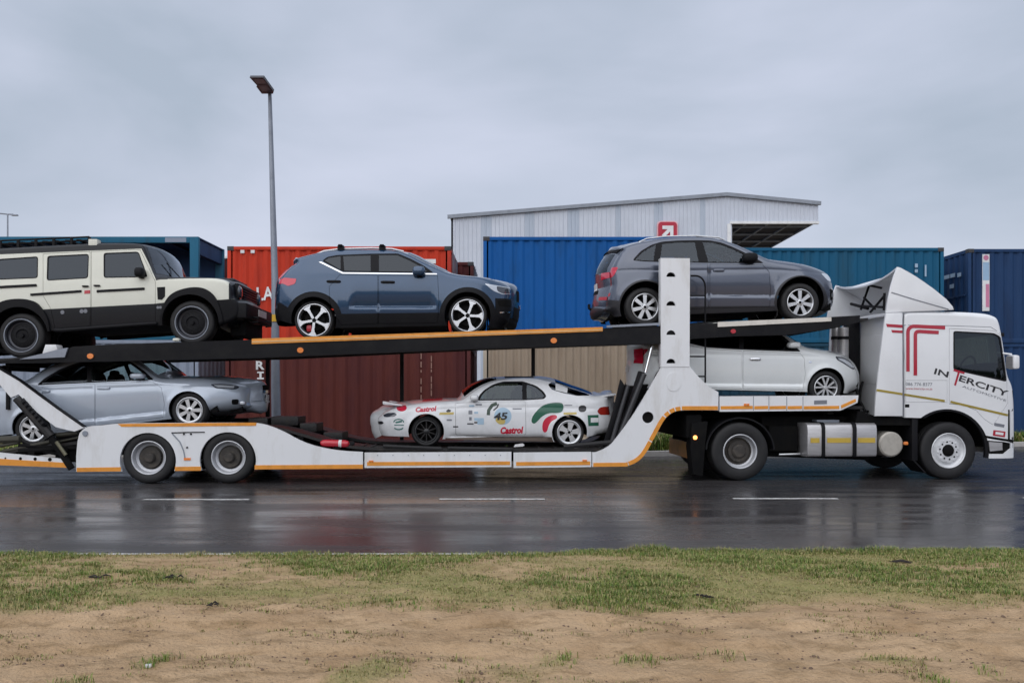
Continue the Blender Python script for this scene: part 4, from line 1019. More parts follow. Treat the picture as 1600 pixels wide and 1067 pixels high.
# gooseneck side rail beyond the tower
gr = side('gooseneck_rail', [(1124.5, 619), (1341.5, 617.5), (1340, 629), (1313, 641.3), (1124.5, 643)], white, 0, .06)
for a, b in ((1126, 1176), (1178.5, 1200), (1202.5, 1228), (1230.5, 1253), (1256, 1311)):
    side('edge_tape', [(a, 634.3), (b, 633.8), (b, 638.8), (a, 639.4)], orange, -.006, 0, parent=gr, both=False)
side('edge_tape', [(1314, 633), (1336.5, 623), (1337.5, 627.2), (1314.5, 638)], orange, -.006, 0, parent=gr, both=False)
side('maker_plate', [(1272, 625.5), (1292, 625), (1292, 631), (1272, 631.6)], greyprint, -.004, 0, parent=gr, both=False)
for x in (1164, 1168.5): side('marker_lamp', [(x-1.8, 630.5), (x+1.8, 630.5), (x+1.8, 634), (x-1.8, 634)], amber, -.02, 0, parent=gr, both=False)
for k_ in range(9): side('rivet', circ(590+k_*24, 711, .8, 8), galv, -.008, 0, parent=bog, both=False)
for x in (1177.2, 1201.4, 1229.3, 1254.6): side('rail_joint', [(x-.5, 619), (x+.5, 619), (x+.5, 641.5), (x-.5, 641.5)], galv, -.002, 0, parent=gr, both=False)
# lower deck: two wheel tracks following the loads
def track(name, prof, v0, v1, th, m, parent=None, v=.4):
    q = [R(x, y, v) for x, y in prof]; q = resample(chaikin(q, 2), .15); mb = MB(); n = len(q)
    V = [(u, w, z) for (u, z) in q for w in (v0, v1)]+[(u, w, z-th) for (u, z) in q for w in (v0, v1)]
    Fc = []
    for i in range(n-1):
        a = 2*i; b = 2*n+2*i
        Fc += [(a, a+1, a+3, a+2), (b, b+2, b+3, b+1), (a, a+2, b+2, b), (a+1, b+1, b+3, a+3)]
    Fc += [(0, 2*n, 2*n+1, 1), (2*n-2, 2*n-1, 4*n-1, 4*n-2)]
    return T.part(name, mb.add(V, Fc), m, parent=parent, ang=25), q
prof = [(-70, 712), (50, 698.5), (170, 683), (295, 669), (400, 664), (440, 665), (480, 676), (525, 690), (575, 697), (640, 698.5), (900, 698.8), (940, 698), (958, 688), (985, 650), (1008, 622), (1030, 620), (1053, 625), (1292, 633), (1335, 634)]
for v0, v1 in ((.10, .80), (1.70, 2.40)):
    t_, q_ = track('lower_track', prof, v0, v1, .05, steel)
for i in range(4, len(q_)-3, 5):
    u, z = q_[i]; T.part('cross_member', MB().box(u-.05, u+.05, .08, 2.42, z-.15, z-.055), dark)
for i in range(60, 96, 2):       # raised anti-slip bars on the flat middle
    if i < len(q_): u, z = q_[i]; T.part('grip_bar', MB().box(u-.02, u+.02, .12, .78, z+.001, z+.014), steel)
for v in (.86, 1.60): T.part('main_beam', MB().prism(RP([(420, 690), (560, 712), (940, 710), (1000, 660), (1040, 632), (1320, 640), (1320, 652), (1050, 655), (1010, 700), (980, 727), (560, 727), (420, 722)]), v, v+.05), dark)
side('rope_hook', [(806, 696), (818, 694), (821, 696.5), (818, 698.5), (804, 699.5)], white, .2, .3, both=False)
for x, w_, y, h in ((395, 30, 652, 10), (430, 42, 650, 12), (474, 26, 660, 12), (510, 30, 674, 10)):
    u, z = R(x, y, 1.3); T.part('winch_box', MB().box(u, u+w_/88, 1.0, 1.65, z-.16, z), steel, bevel=.02)
for a, b, r in (((600, 696), (690, 700), .03), ((700, 699), (800, 701), .025), ((880, 697), (955, 690), .04)):
    pa = R(*a, .15); pb = R(*b, .15); T.part('hydraulic_line', MB().tube([(pa[0], .06, pa[1]), (pb[0], .06, pb[1])], r, 8), rubber)
# lift struts in the gooseneck corner
for q, v0, v1, m in (([(973, 592), (979, 601), (966, 660), (952, 700), (944, 700), (962, 640)], .18, .26, plastic), ([(1001, 579), (1010, 582), (1000, 620), (984, 662), (962, 700), (950, 700), (980, 645)], .10, .22, plastic),
                     ([(1008, 600), (1020, 600), (996, 645), (975, 680), (958, 698), (975, 655)], .3, .42, dark), ([(985, 602), (1003, 602), (985, 650), (965, 690), (960, 680)], .6, .7, dark)):
    T.part('lift_strut', MB().prism(RP(q), v0, v1), m, bevel=.008)
pa, pb = R(1018, 541, .2), R(1008, 582, .2); T.part('hydraulic_rod', MB().tube([(pa[0], .16, pa[1]), (pb[0], .16, pb[1])], .028, 10), chrome)
for a, b, r_ in (((1006, 584), (962, 694), .045), ((981, 602), (956, 688), .035)):
    pa, pb = R(*a, .1), R(*b, .1); T.part('lift_ram', MB().tube([(pa[0], .07, pa[1]), (pb[0], .07, pb[1])], r_, 12), mat('ram_grey', (.05, .05, .055), .35, .4))
# ladder beside the tower
lad = chaikin([(1079, 431), (1092, 431), (1100, 438), (1102, 448)], 2)+[(1102, 598)]
ld = T.part('ladder', MB().tube([(R(*p, .1)[0], .1, R(*p, .1)[1]) for p in lad], .016, 8), plastic)
for y in (462, 507, 557, 588): a, b = R(1078, y, .1), R(1102, y, .1); T.part('rung', MB().tube([(a[0], .1, a[1]), (b[0], .1, b[1])], .014, 6), plastic, parent=ld)
# upper deck
ub = side('upper_beam', [(-70, 566), (0, 563.5), (44, 557.5), (98, 548), (112, 541.5), (170, 538), (393, 530.5), (942, 512.8), (1030, 509), (1122, 504.5), (1345, 492.5), (1345, 503), (1300, 513), (1232, 523), (1150, 525), (1080, 529), (1030, 537), (900, 541.5), (740, 545.5), (400, 559.5), (100, 566), (0, 567.5), (-70, 569)], black, .03, .13, both=False)
T.part('upper_beam', MB().prism(RP([(-70, 566), (0, 559), (112, 541.5), (170, 538), (393, 530.5), (942, 512.8), (1030, 509), (1345, 492.5), (1345, 500), (1030, 526), (740, 536), (400, 552), (100, 560), (0, 565), (-70, 568)]), RW-.13, RW-.03), black)
side('beam_flange', [(100, 563.5), (400, 556.5), (740, 542.5), (1028, 534), (1028, 537), (740, 545.3), (400, 559.3), (100, 566)], plastic, .0, .03, parent=ub, both=False)
side('edge_tape', [(393, 529.2), (942, 510.8), (942, 517.5), (393, 537.6)], orange, .01, .03, parent=ub, both=False)
side('tape_line', [(393.5, 533.5), (941.5, 514.6), (941.5, 515.5), (393.5, 534.6)], mat('pale_tape', (.78, .62, .35), .4), .004, .01, parent=ub, both=False)
side('edge_tape', [(1122, 503), (1299.5, 495.3), (1299.5, 501.8), (1122, 510.8)], mat('faded_tape', (.72, .68, .62), .4), .01, .03, parent=ub, both=False)
side('edge_flap', [(948, 508.5), (1031, 504.2), (1031, 508), (948, 511.8)], galv, .0, .03, parent=ub, both=False)
side('ramp_flap', [(46, 557), (68, 552), (88, 546.5), (106, 543), (101, 558), (70, 559.5), (30, 561.5)], galv, .0, .03, parent=ub, both=False)
for p, r_ in (((140.5, 556.3), 5), ((469, 547), 5), ((865.3, 532), 5), ((1146, 517.5), 4)):
    side('marker_lamp', circ(*p, r_, 16, r_*.85), amber if p[0] < 1100 else redpaint, .005, .03, parent=ub, both=False)
prof2 = [(-70, 566.5), (32, 560.5), (90, 555), (180, 547), (299, 540), (490, 532), (730, 524), (1008, 511.5), (1252, 504), (1345, 499)]
for v0, v1 in ((.14, .78), (1.72, 2.36)): _, q2 = track('upper_track', prof2, v0, v1, .04, steel)
for i in range(3, len(q2)-2, 6): u, z = q2[i]; T.part('cross_member', MB().box(u-.04, u+.04, .14, 2.36, z-.13, z-.045), dark)
for a, b in ((76, 98), ): u, z = R(a, 546, .3); T.part('wheel_chock', MB().extr([(u, .0), (u+.24, .0), (u+.2, .10), (u+.05, .11)], 2, 0, 1) if 0 else MB().prism([(u, z-.08), (u+.25, z-.04), (u+.22, z+.07), (u+.05, z+.07)], .1, .3), white, bevel=.01)
for x, y in ((276, 531), (1112, 508), (1118, 507)): u, z = R(x, y, .25); T.part('wheel_strap', MB().blob((u, .25, z), (.06, .05, .03), .6, 6, 10), mat('cream_plastic', (.7, .7, .62), .5))
# far-side posts that carry the upper deck
for x, y0, y1 in ((418.5, 545, 668), (628, 540, 692), (833, 535, 692)):
    (u, z0), (_, z1) = R(x, y1, 2.44), R(x, y0, 2.44); T.part('deck_post', MB().box(u-.035, u+.035, 2.40, 2.48, z0, z1), black)
# head of the upper deck behind the cab
for x0, x1, v in ((1323, 1344, 1.35), (1338, 1348, 1.6)):
    a, b = R(x0, 645, v), R(x1, 497, v); T.part('head_post', MB().box(a[0], b[0], v, v+.14, a[1], b[1]), black, bevel=.01)
# swinging rear arm with its ram, and the rear platform
arm = side('ramp_arm', [(-45, 545), (-45, 572), (0, 600), (18, 621), (30, 616), (60, 645), (88, 667), (104, 671), (117, 674), (132, 668), (90, 639), (30, 595), (0, 577.5)], white, -.02, .07, farm=black)
side('arm_edge', band([(-45, 543.5), (0, 576), (30, 593.7), (90, 637.7), (131, 666.5)], .9), plastic, -.025, .075, parent=arm, both=False)
def rod(name, a, b, r, m, v=.0, parent=None, n=10):
    pa, pb = R(*a, v), R(*b, v); return T.part(name, MB().tube([(pa[0], v, pa[1]), (pb[0], v, pb[1])], r, n), m, parent=parent)
ram = rod('hydraulic_ram', (27, 622), (80, 682), .075, steel, .02)
rod('ram_rod', (78, 680), (112, 732), .055, dark, .02); rod('ram_rod', (88, 690), (103, 711), .03, mat('old_zinc', (.16, .15, .10), .4, .5), -.03, parent=ram)
for i in range(7): rod('ram_coil', (37+i*5, 629+i*5.6), (41+i*5, 626+i*5.6), .06, plastic, -.02, parent=ram, n=8)
T.part('rear_post', MB().box(R(9, 0, .3)[0], R(14, 0, .3)[0], .3, .38, R(9, 640, .3)[1], R(9, 562, .3)[1]), black)
zinc = mat('old_brace', (.05, .047, .035), .5, .3)
pl = side('platform_rail', [(-70, 704), (0, 707), (96, 716.5), (110, 727), (108, 730), (-70, 722)], white, 0, .05, farm=steel)
side('edge_tape', [(-70, 711), (0, 716.5), (100, 722.5), (109, 727), (107, 730.5), (0, 726.5), (-70, 722.5)], orange, -.006, 0, parent=pl, both=False)
for x, r_ in ((8.5, 1.4), (32, 2.4), (55, 2.6), (78, 3)): side('lashing_hole', circ(x, 715.3+x*.03, r_, 10), dark, -.004, 0, parent=pl, both=False)
for a, b, r_, m in (((-40, 688), (32, 686), .06, zinc), ((-20, 700), (30, 691), .03, zinc), ((5, 705), (78, 690), .03, zinc), ((30, 696), (120, 700), .035, dark), ((45, 700), (105, 712), .03, dark), ((88, 680), (122, 676), .04, zinc), ((30, 705), (100, 700), .045, dark), ((92, 690), (124, 683), .02, zinc)):
    rod('brace', a, b, r_, m, .12)
T.part('bogie_cover', MB().box(R(88, 0, .2)[0], R(128, 0, .2)[0], .15, 2.35, .35, .78), dark, bevel=.03)

# red extinguisher lying on the deck edge
pa, pb = R(500, 692, .1), R(547, 693.5, .1)
E = Thing('fire_extinguisher', 'red fire extinguisher lying on the curved ramp of the lower deck', 'extinguisher', ((pa[0]+pb[0])/2, .12, pa[1]-.06))
mb = MB(); L = pb[0]-pa[0]
for i, (t, r) in enumerate([(0, 0), (.01, .03), (.08, .055), (.2, .062), (.85, .062), (.93, .05), (.97, .02), (1, .02), (1, 0)]): pass
prf = [(0, 0), (.02, .035), (.08, .055), (.18, .062), (.84, .062), (.93, .048), (.97, .02), (1, .018)]
mb.tube([(pa[0]+L*t, .12, pa[1]+(pb[1]-pa[1])*t) for t, r in prf], [max(r, .002) for t, r in prf], 20)
E.part('cylinder', mb, mat('extinguisher_red', (.50, .012, .03), .25, 0, .6, .04))
mb = MB(); mb.tube([(pa[0]+L*t, .12, pa[1]+(pb[1]-pa[1])*t) for t in (.62, .72)], [.064, .064], 20); E.part('label_band', mb, plate)
E.part('valve', MB().box(pb[0]-.01, pb[0]+.07, .09, .15, pb[1]-.02, pb[1]+.04), plastic, bevel=.008)

# ================================================================== the truck
T = TK = Thing('semi_truck', 'white cab-over truck tractor with red letter logo, roof air deflector and INTERCITY lettering', 'truck', (R(1330, 700)[0], RW/2, 0))
rt = .495
s = CAB = Shell(T, .03, 1.24, [(1411, 652), (1411, 600), (1411, 500), (1413, 489), (1425, 486.8), (1490, 486.3), (1538, 488.5), (1555, 492), (1563, 499), (1568, 525), (1573, 560), (1577, 588), (1587, 601), (1591, 620), (1592.5, 650), (1593, 690), (1593, 714)],
          [(1411, 652), (1420, 654), (1530, 713), (1542, 715.5), (1594, 715.5)], [(1478, 704, 60)], [(1411, 520), (1600, 520)], ptaper=(.0, .14), tlen=(.3, .45), k=.05, low=.01, rads=[(1411, .05), (1500, .09), (1560, .10), (1590, .10)], crown=(.05, .10), vout=.05, flare=.0, step=.06)
reg = [dict(name='cab_door', poly=[(1483, 513), (1552, 516.5), (1564, 524), (1569, 560), (1573, 592), (1575, 630), (1552, 664), (1538, 655), (1525, 641), (1505, 633), (1483, 631)], mat=truckwhite, gap=.006),
       dict(name='locker_door', poly=[(1415, 594), (1480, 594), (1480, 628.5), (1415, 628.5)], mat=truckwhite, gap=.004),
       dict(name='wheel_arch_liner', poly=circ(1479, 705, 66, 60), mat=plastic, off=.006, th=.05),
       dict(name='headlamp_housing', poly=[(1578.5, 644), (1585, 638), (1600, 650), (1600, 688), (1580, 684)], mat=truckwhite, gap=.006),
       dict(name='shut_line', poly=[(1575.2, 640), (1578, 640), (1578.5, 686), (1600, 690), (1600, 697), (1575, 690), (1536, 683.5), (1538, 680), (1574.8, 686)], mat=dark, off=-.01),
       dict(name='step_well', poly=[(1543, 688), (1568, 690), (1579, 692), (1579, 700), (1568, 709), (1543.5, 709)], mat=dark, off=-.02),
       dict(name='step_plate', poly=[(1545, 690), (1566, 691.5), (1566.5, 703), (1547, 705)], mat=alu, off=.0, th=.02),
       dict(name='window_seal', poly=rounded([(1489.5, 517), (1553, 520.2), (1563.5, 526), (1568.5, 561), (1573, 596.5), (1489.5, 578)], 4), mat=plastic, off=.002),
       dict(name='window', poly=rounded([(1491.5, 519.2), (1552, 522.4), (1561, 527), (1566, 560), (1570.3, 593.6), (1491.5, 576)], 4), mat=g_mid, off=-.006),
       dict(name='grab_latch', poly=[(1414, 631.5), (1421, 631.5), (1421, 636.5), (1414, 636.5)], mat=dark, off=-.004)]
s.build(reg, truckwhite, strip=[dict(name='windshield', a=(1567, 522), b=(1576, 585), mat=g_dark, f=(-.93, .93), off=.002), dict(name='grille', a=(1589, 612), b=(1592.5, 650), mat=plastic, f=(-.7, .7), off=.004), dict(name='lower_grille', a=(1593, 668), b=(1593, 700), mat=plastic, f=(-.6, .6), off=.004)])
T.part('underbody', MB().prism(RP([(1414, 592), (1590, 610), (1590, 700), (1552, 700), (1546, 676), (1530, 650), (1505, 636), (1480, 632), (1455, 638), (1438, 650), (1414, 648)]), .12, 2.4), dark)
s.seats([R(1502, 560)[0]], R(1500, 585)[1]+.1)
T.part('dashboard', MB().blob((R(1562, 590)[0], RW/2, R(1562, 590)[1]-.05), (.3, 1.1, .2), .5, 8, 14), seatm)
T.part('steering_wheel', MB().tube([(R(1545, 580)[0]+.05*math.sin(a), .6+.22*math.cos(a), R(1545, 580)[1]+.08+.2*math.sin(a)) for a in np.linspace(0, 2*PI, 20)], .018, 6, cap=False), plastic)
# cab lines: roof seam and body seams as recessed dark ribbons
cs = lambda a, b: s.at(a, b)
for pts in ([(1409.5, 508), (1483, 508.8), (1548, 511), (1562, 520)], [(1411.5, 489), (1411.5, 650)]):
    T.part('body_seam', poly_on(band(resample(pts, 6), .45), cs, .001), greyprint, smooth=False)
def ribbon(name, pts, w, m, off=.004, T=T):
    return T.part(name, poly_on([tuple(x) for x in resample(band(resample(pts, 3), w), 4)], cs, off), m, smooth=False)
ribbon('stripe', [(1412, 616.2), (1476, 626.3)], 1.7, mat('olive_gold', (.36, .27, .04), .4)); ribbon('stripe', [(1485, 627.6), (1574.5, 648.6)], 1.7, MT['olive_gold'])
lr = mat('logo_red', (.42, .012, .035), .35, 0, .4, .0); pk = mat('logo_halo', (.80, .45, .47), .4, 0, .3, 0)
out1 = [(1476.5, 512)]+chaikin([(1432, 509.8), (1424, 509.8), (1418.5, 515), (1418.4, 524)], 2)+[(1418.4, 580.5)]
out2 = [(1466.5, 519.5)]+chaikin([(1437, 517.8), (1432, 518.3), (1430, 521.5), (1430, 530)], 2)+[(1430, 586.5)]
for o_, w in ((out1, 3.0), (out2, 3.0)):
    hz1 = [o_[0]]+[p for p in o_[1:] if p[1] < 512.5 and p[0] > 1424]
    ribbon('logo', o_, w*.92, lr, .006)
ribbon('logo', [(1413.2, 510.2), (1412.6, 508.9)], .1, lr) if 0 else None
ribbon('sponsor_badge', [(1551.5, 676), (1570.5, 678.5)], 4.4, lr); ribbon('sponsor_badge', [(1555, 676.2), (1567.5, 678)], 2, ring if 'ring' in globals() else plate, .006)
ribbon('sponsor_badge', [(1553.5, 662.5), (1569, 665.5)], 2.3, greyprint)
def tx(*a, m=blackprint, name='lettering', **k): return T.part(name, text_on(*a, cs, **k), m, smooth=False)
tx('IN', (1459, 584), (1480.5, 589.8), 9.2, bold=.02); tx('T', (1483.5, 599.5), (1500.5, 604.5), 24, m=lr, bold=.0)
tx('ERCITY', (1497.5, 594.8), (1573.5, 620), 9.6, bold=.02)
tx('AUTOMOTIVE', (1503, 604.8), (1571.5, 627.5), 3.4, m=greyprint, bold=.0)
tx('086 776 8377', (1415, 602.3), (1456.5, 603), 5, m=greyprint); tx('www.intercity.co.za', (1415, 609.2), (1456.5, 610), 4, m=lr)
# visor, mirror, wipers
u, v, z = s.at(1566, 524); T.part('rain_deflector', MB().box(u-.15, u+.05, v-.035, v-.004, z-.02, z+.05), plastic, bevel=.01)
for sg, far in ((-1, 0), (1, 1)):
    vv = s.vc+sg*1.32; ua, za = R(1577, 565)
    m_ = T.part('wing_mirror', MB().box(ua-.03, ua+.09, vv-.10, vv+.10, za-.13, za+.11), truckwhite, bevel=.04)
    T.part('mirror_arm', MB().tube([(ua-.12, s.vc+sg*1.14, za+.16), (ua+.01, vv, za+.12)], .018, 8), truckwhite, parent=m_)
    T.part('mirror_glass', MB().box(ua-.038, ua-.031, vv-.085, vv+.085, za-.11, za+.09), alu, parent=m_)
# side fairing behind the cab, with the rest of the stripe and the left bars of the logo
fr_ = T.part('side_fairing', MB().prism(RP([(1367, 650), (1368.5, 625), (1376, 552), (1382, 506), (1385, 489), (1410, 488.5), (1410.5, 650)]), .0, .05), truckwhite, bevel=.008)
T.part('side_fairing', MB().prism(RP([(1392, 650), (1395, 552), (1398, 489), (1410, 488.5), (1410.5, 650)]), 2.45, 2.5), truckwhite)
def flat(name, poly, m, v0=-.005, v1=.0, parent=None): return T.part(name, MB().prism(RP(poly), v0, v1), m, parent=parent)
flat('stripe', [(1369.5, 607.5), (1410, 614), (1410, 617.4), (1369.2, 611)], MT['olive_gold'], parent=fr_)
flat('logo', [(1384.5, 506), (1410, 507.6), (1410, 512.2), (1386, 510.8)], lr, parent=fr_); flat('logo', [(1392.5, 515.5), (1410, 516.6), (1410, 520.4), (1394, 519.5)], lr, parent=fr_)
# rear wall details seen between the fairing and the headboard
u0 = R(1411, 560)[0]
T.part('rear_wall_panel', MB().box(u0-.06, u0-.01, .35, 2.3, R(0, 600, 1)[1], R(0, 520, 1)[1]), truckwhite, bevel=.02)
T.part('cab_vent', MB().box(u0-.09, u0-.062, 1.9, 2.28, R(0, 558, 2)[1], R(0, 549, 2)[1]), greyprint, bevel=.005)
for v in (): T.part('grab_rail', MB().tube([(u0-.1, v, 1.9), (u0-.1, v, 2.5)], .02, 8), greyprint)
# roof air deflector: two wings joined by a curved hood, open at the back with its struts
near = [(1384, 488.5), (1388, 466), (1392, 447), (1397, 431), (1402.4, 417), (1408, 418.5), (1431, 431.6), (1459, 451), (1479, 467.4), (1489, 479), (1490.5, 484), (1470, 485)]
T.part('deflector_wing', MB().prism(RP(near, .06), .06, .10), truckwhite, bevel=.008); T.part('deflector_wing', MB().prism(RP(near, .06), 2.40, 2.44), truckwhite, bevel=.008)
hood = [R(*p, .06) for p in [(1402.4, 417), (1420, 424), (1445, 440), (1465, 455.5), (1481, 469), (1490, 481)]]
mb = MB(); n = len(hood); fr2 = np.linspace(-1, 1, 15); V = []
for t_ in (0, .03):
    for i, (u, z) in enumerate(hood):
        for f in fr2: V.append((u+.05*(1-f*f)*(i > 0), RW/2+f*1.17, z-t_+(-.16 if i == 0 else .03)*(1-abs(f)**2.2)))
k = len(fr2); Fc = []
for l in (0, n*k):
    for i in range(n-1):
        for j in range(k-1): q = l+i*k+j; Fc.append((q, q+1, q+k+1, q+k))
for j in range(k-1): Fc += [(j, n*k+j, n*k+j+1, j+1), ((n-1)*k+j, (n-1)*k+j+1, n*k+(n-1)*k+j+1, n*k+(n-1)*k+j)]
T.part('deflector_hood', mb.add(V, Fc), truckwhite)
ribbon2 = lambda pts, w, m: T.part('deflector_crease', MB().prism(RP([tuple(x) for x in band(pts, w)], .06), .055, .06), m)
ribbon2([(1392.8, 457), (1430, 468.5), (1482, 483.3)], .8, greyprint)
def strut(a, b, va, vb, r=.022):
    pa, pb = R(*a, va), R(*b, vb); T.part('deflector_strut', MB().tube([(pa[0], va, pa[1]), (pb[0], vb, pb[1])], r, 8), plastic)
strut((1358, 446), (1345, 484), 1.5, 1.7); strut((1350, 465), (1367, 483), 1.6, 1.2); strut((1382, 462), (1360, 488), .5, 1.0); strut((1358, 446), (1377, 450), 1.5, 1.0); strut((1382, 458), (1381, 485), .5, .5); strut((1330, 475), (1356, 482), 2.2, 1.5, .03); strut((1343, 478), (1380, 480), 1.8, .8)
T.part('deflector_base', MB().box(R(1395, 0)[0], R(1480, 0)[0], .3, 2.2, R(0, 487.5, .3)[1], R(0, 484, .3)[1]), truckwhite)
# chassis, tanks, air cylinder, steps, mudguards
T.part('chassis_rail', MB().box(R(1090, 0)[0], R(1560, 0)[0], .80, .88, .62, .92), dark); T.part('chassis_rail', MB().box(R(1090, 0)[0], R(1560, 0)[0], 1.62, 1.70, .62, .92), dark)
T.part('chassis_cover', MB().box(R(1075, 0)[0], R(1100, 0)[0], .12, 2.3, .72, 1.12), dark, bevel=.03)
T.part('chassis_cover', MB().prism(RP([(1205, 652), (1400, 652), (1440, 656), (1440, 700), (1400, 716), (1375, 722), (1205, 716)]), .45, 2.1), dark)
T.part('chassis_cover', MB().prism(RP([(1345, 642), (1372, 650), (1440, 652), (1440, 665), (1340, 664)]), .1, 2.3), dark)
tkp = [(.02, .44), (.02, .95), (.05, 1.0), (.55, 1.0), (.6, .95), (.6, .44), (.55, .40), (.06, .40)]
zt0, zt1 = R(0, 719)[1], R(0, 663.5)[1]
tkp = [(.02, zt0+.05), (.015, zt1-.10), (.04, zt1-.03), (.10, zt1), (.55, zt1), (.62, zt1-.08), (.62, zt0+.08), (.55, zt0), (.08, zt0), (.035, zt0+.015)]
tank = T.part('fuel_tank', MB().extr(tkp, 0, R(1262.5, 0)[0], R(1371, 0)[0]), alu, bevel=.012)
for a, b in ((1284.5, 1289.5), (1333, 1338.5)):
    T.part('tank_strap', MB().extr([(q[0]-.02 if q[0] < .3 else q[0]+.02, q[1]+(.015 if q[1] > .8 else -.015)) for q in tkp], 0, R(a, 0)[0], R(b, 0)[0]), plastic, parent=tank)
for a, b in ((1267, 1281), (1293, 1330), (1341, 1368)):
    T.part('reflective_tape', MB().box(R(a, 0)[0], R(b, 0)[0], .008, .0165, R(0, 695.5)[1], R(0, 687.5)[1]), mat('yellow_tape', (.55, .38, .06), .4), parent=tank)
T.part('filler_cap', MB().box(R(1286, 0)[0], R(1322, 0)[0], .25, .5, zt1, zt1+.05), galv, bevel=.01)
cyl = MB().lathe([(0, -.005), (.19, .0), (.215, .02), (.218, .6), (0, .6)], 36); uc, zc = R(1396.5, 694.5); cyl.v = [(q[0]+uc, q[1]+.08, q[2]+zc) for q in cyl.v]
ac = T.part('air_tank', cyl, mat('dusty_alu', (.50, .47, .42), .5, .4, 0, .12, 6)); T.part('marker_lamp', MB().blob((R(1418, 0)[0], .06, R(0, 697)[1]), (.04, .03, .03), .6, 6, 8), amber, parent=ac)
T.part('battery_box', MB().box(R(1212, 0)[0], R(1258, 0)[0], .3, 1.2, .48, .92), dark, bevel=.02)
pa, pb = R(1217, 710, .3), R(1250, 709, .3); T.part('tool_rail', MB().tube([(pa[0], .3, pa[1]), (pb[0], .3, pb[1])], .02, 8), silver)
T.part('mud_flap', MB().box(R(1428, 0)[0], R(1437, 0)[0], .06, .5, R(0, 726)[1], R(0, 656)[1]), plastic, bevel=.01)
T.part('mud_flap', MB().add([(R(1430, 0)[0], .06, R(0, 726)[1]), (R(1430, 0)[0], .5, R(0, 726)[1]), (R(1448, 0)[0], .5, R(0, 746)[1]), (R(1448, 0)[0], .06, R(0, 746)[1]), (R(1433, 0)[0], .06, R(0, 726)[1]), (R(1433, 0)[0], .5, R(0, 726)[1]), (R(1451, 0)[0], .5, R(0, 746)[1]), (R(1451, 0)[0], .06, R(0, 746)[1])], [(0, 1, 2, 3), (4, 7, 6, 5), (0, 4, 5, 1), (1, 5, 6, 2), (2, 6, 7, 3), (3, 7, 4, 0)]), plastic)
msd = wheel_set('trd', rt, .29, .34, 'truck_rear', rimsteel); msf = wheel_set('trf', rt, .30, .30, 'truck_front', mat('white_rim', (.74, .75, .77), .3, .2, .2, .08, 9))
ud = R(1158, 707)[0]; uf = R(1486.5, 706)[0]
put_wheel(T, msd, ud, .05, rt+.003); put_wheel(T, msd, ud, RW-.05, rt+.003, far=True); put_wheel(T, msf, uf, .08, rt+.003); put_wheel(T, msf, uf, RW-.08, rt+.003, far=True)
put_wheel(T, msd, ud, .42, rt+.003); put_wheel(T, msd, ud, RW-.42, rt+.003, far=True)
T.part('axle', MB().tube([(ud, .3, rt), (ud, 2.2, rt)], .11), dark); T.part('axle', MB().tube([(uf, .3, rt-.05), (uf, 2.2, rt-.05)], .07), dark)
for v in (.04, 1.72):
    arc_o = [(ud+.60*math.cos(a), rt+.585*math.sin(a)) for a in np.linspace(PI*.02, PI*.98, 24)]; arc_i = [(ud+.575*math.cos(a), rt+.56*math.sin(a)) for a in np.linspace(PI*.98, PI*.02, 24)]
    T.part('mudguard', MB().prism(arc_o+arc_i, v, v+.66), plastic)
T.part('rear_light_bracket', MB().prism(RP([(1082, 662), (1108, 658), (1104, 690), (1100, 745), (1084, 742), (1080, 700)]), .05, .35), dark, bevel=.02)
ul, zl = R(1087, 683.5, .0); T.part('marker_lamp', MB().blob((ul, .03, zl), (.035, .03, .035), .8, 8, 10), amberlit)
T.part('chevron_board', MB().box(R(1064, 0, 1.2)[0], R(1066, 0, 1.2)[0], .35, 2.1, R(0, 722, .5)[1], R(0, 695, .5)[1]), orange)
T.part('fifth_wheel', MB().prism(RP([(1130, 645), (1260, 645), (1255, 655), (1230, 660), (1140, 660)]), .8, 1.7), dark, bevel=.02)
for x, v in ((1303, 1.5), (1313, 1.2)):
    a, b = R(x, 570, v), R(x+9, 512, v); mb = MB().tube([((a[0]+b[0])/2, v, a[1]), ((a[0]+b[0])/2, v, b[1])], .095, 18); ex = T.part('air_filter', mb, alu)
    T.part('filter_band', MB().tube([((a[0]+b[0])/2, v, a[1]+(b[1]-a[1])*.68), ((a[0]+b[0])/2, v, a[1]+(b[1]-a[1])*.76)], .105, 18), plastic, parent=ex)
for i in range(2):
    a = R(1345+i*5, 575, .9+.2*i); pts = [(a[0]+.08*math.sin(t*5+i), .9+.2*i, 1.15+.55*t-.2*math.sin(PI*t)) for t in np.linspace(0, 1, 12)]; T.part('air_hose', MB().tube(pts, .025, 6), rubber)
# ================================================================== the cars on the carrier
VN = .34
def car_thing(name, label, c1, c2, rpx, half=.91):
    a = R(*c1, VN); b = R(*c2, VN); r = rpx/92
    return Thing(name, label, 'car', ((a[0]+b[0])/2, VN+half, (a[1]+b[1])/2-r))
SM = lambda p: chaikin(p, 2)
def seal_pane(poly, d=1.6):
    p = np.array(poly, float); 
    return [tuple(q) for q in inset(p, d)]

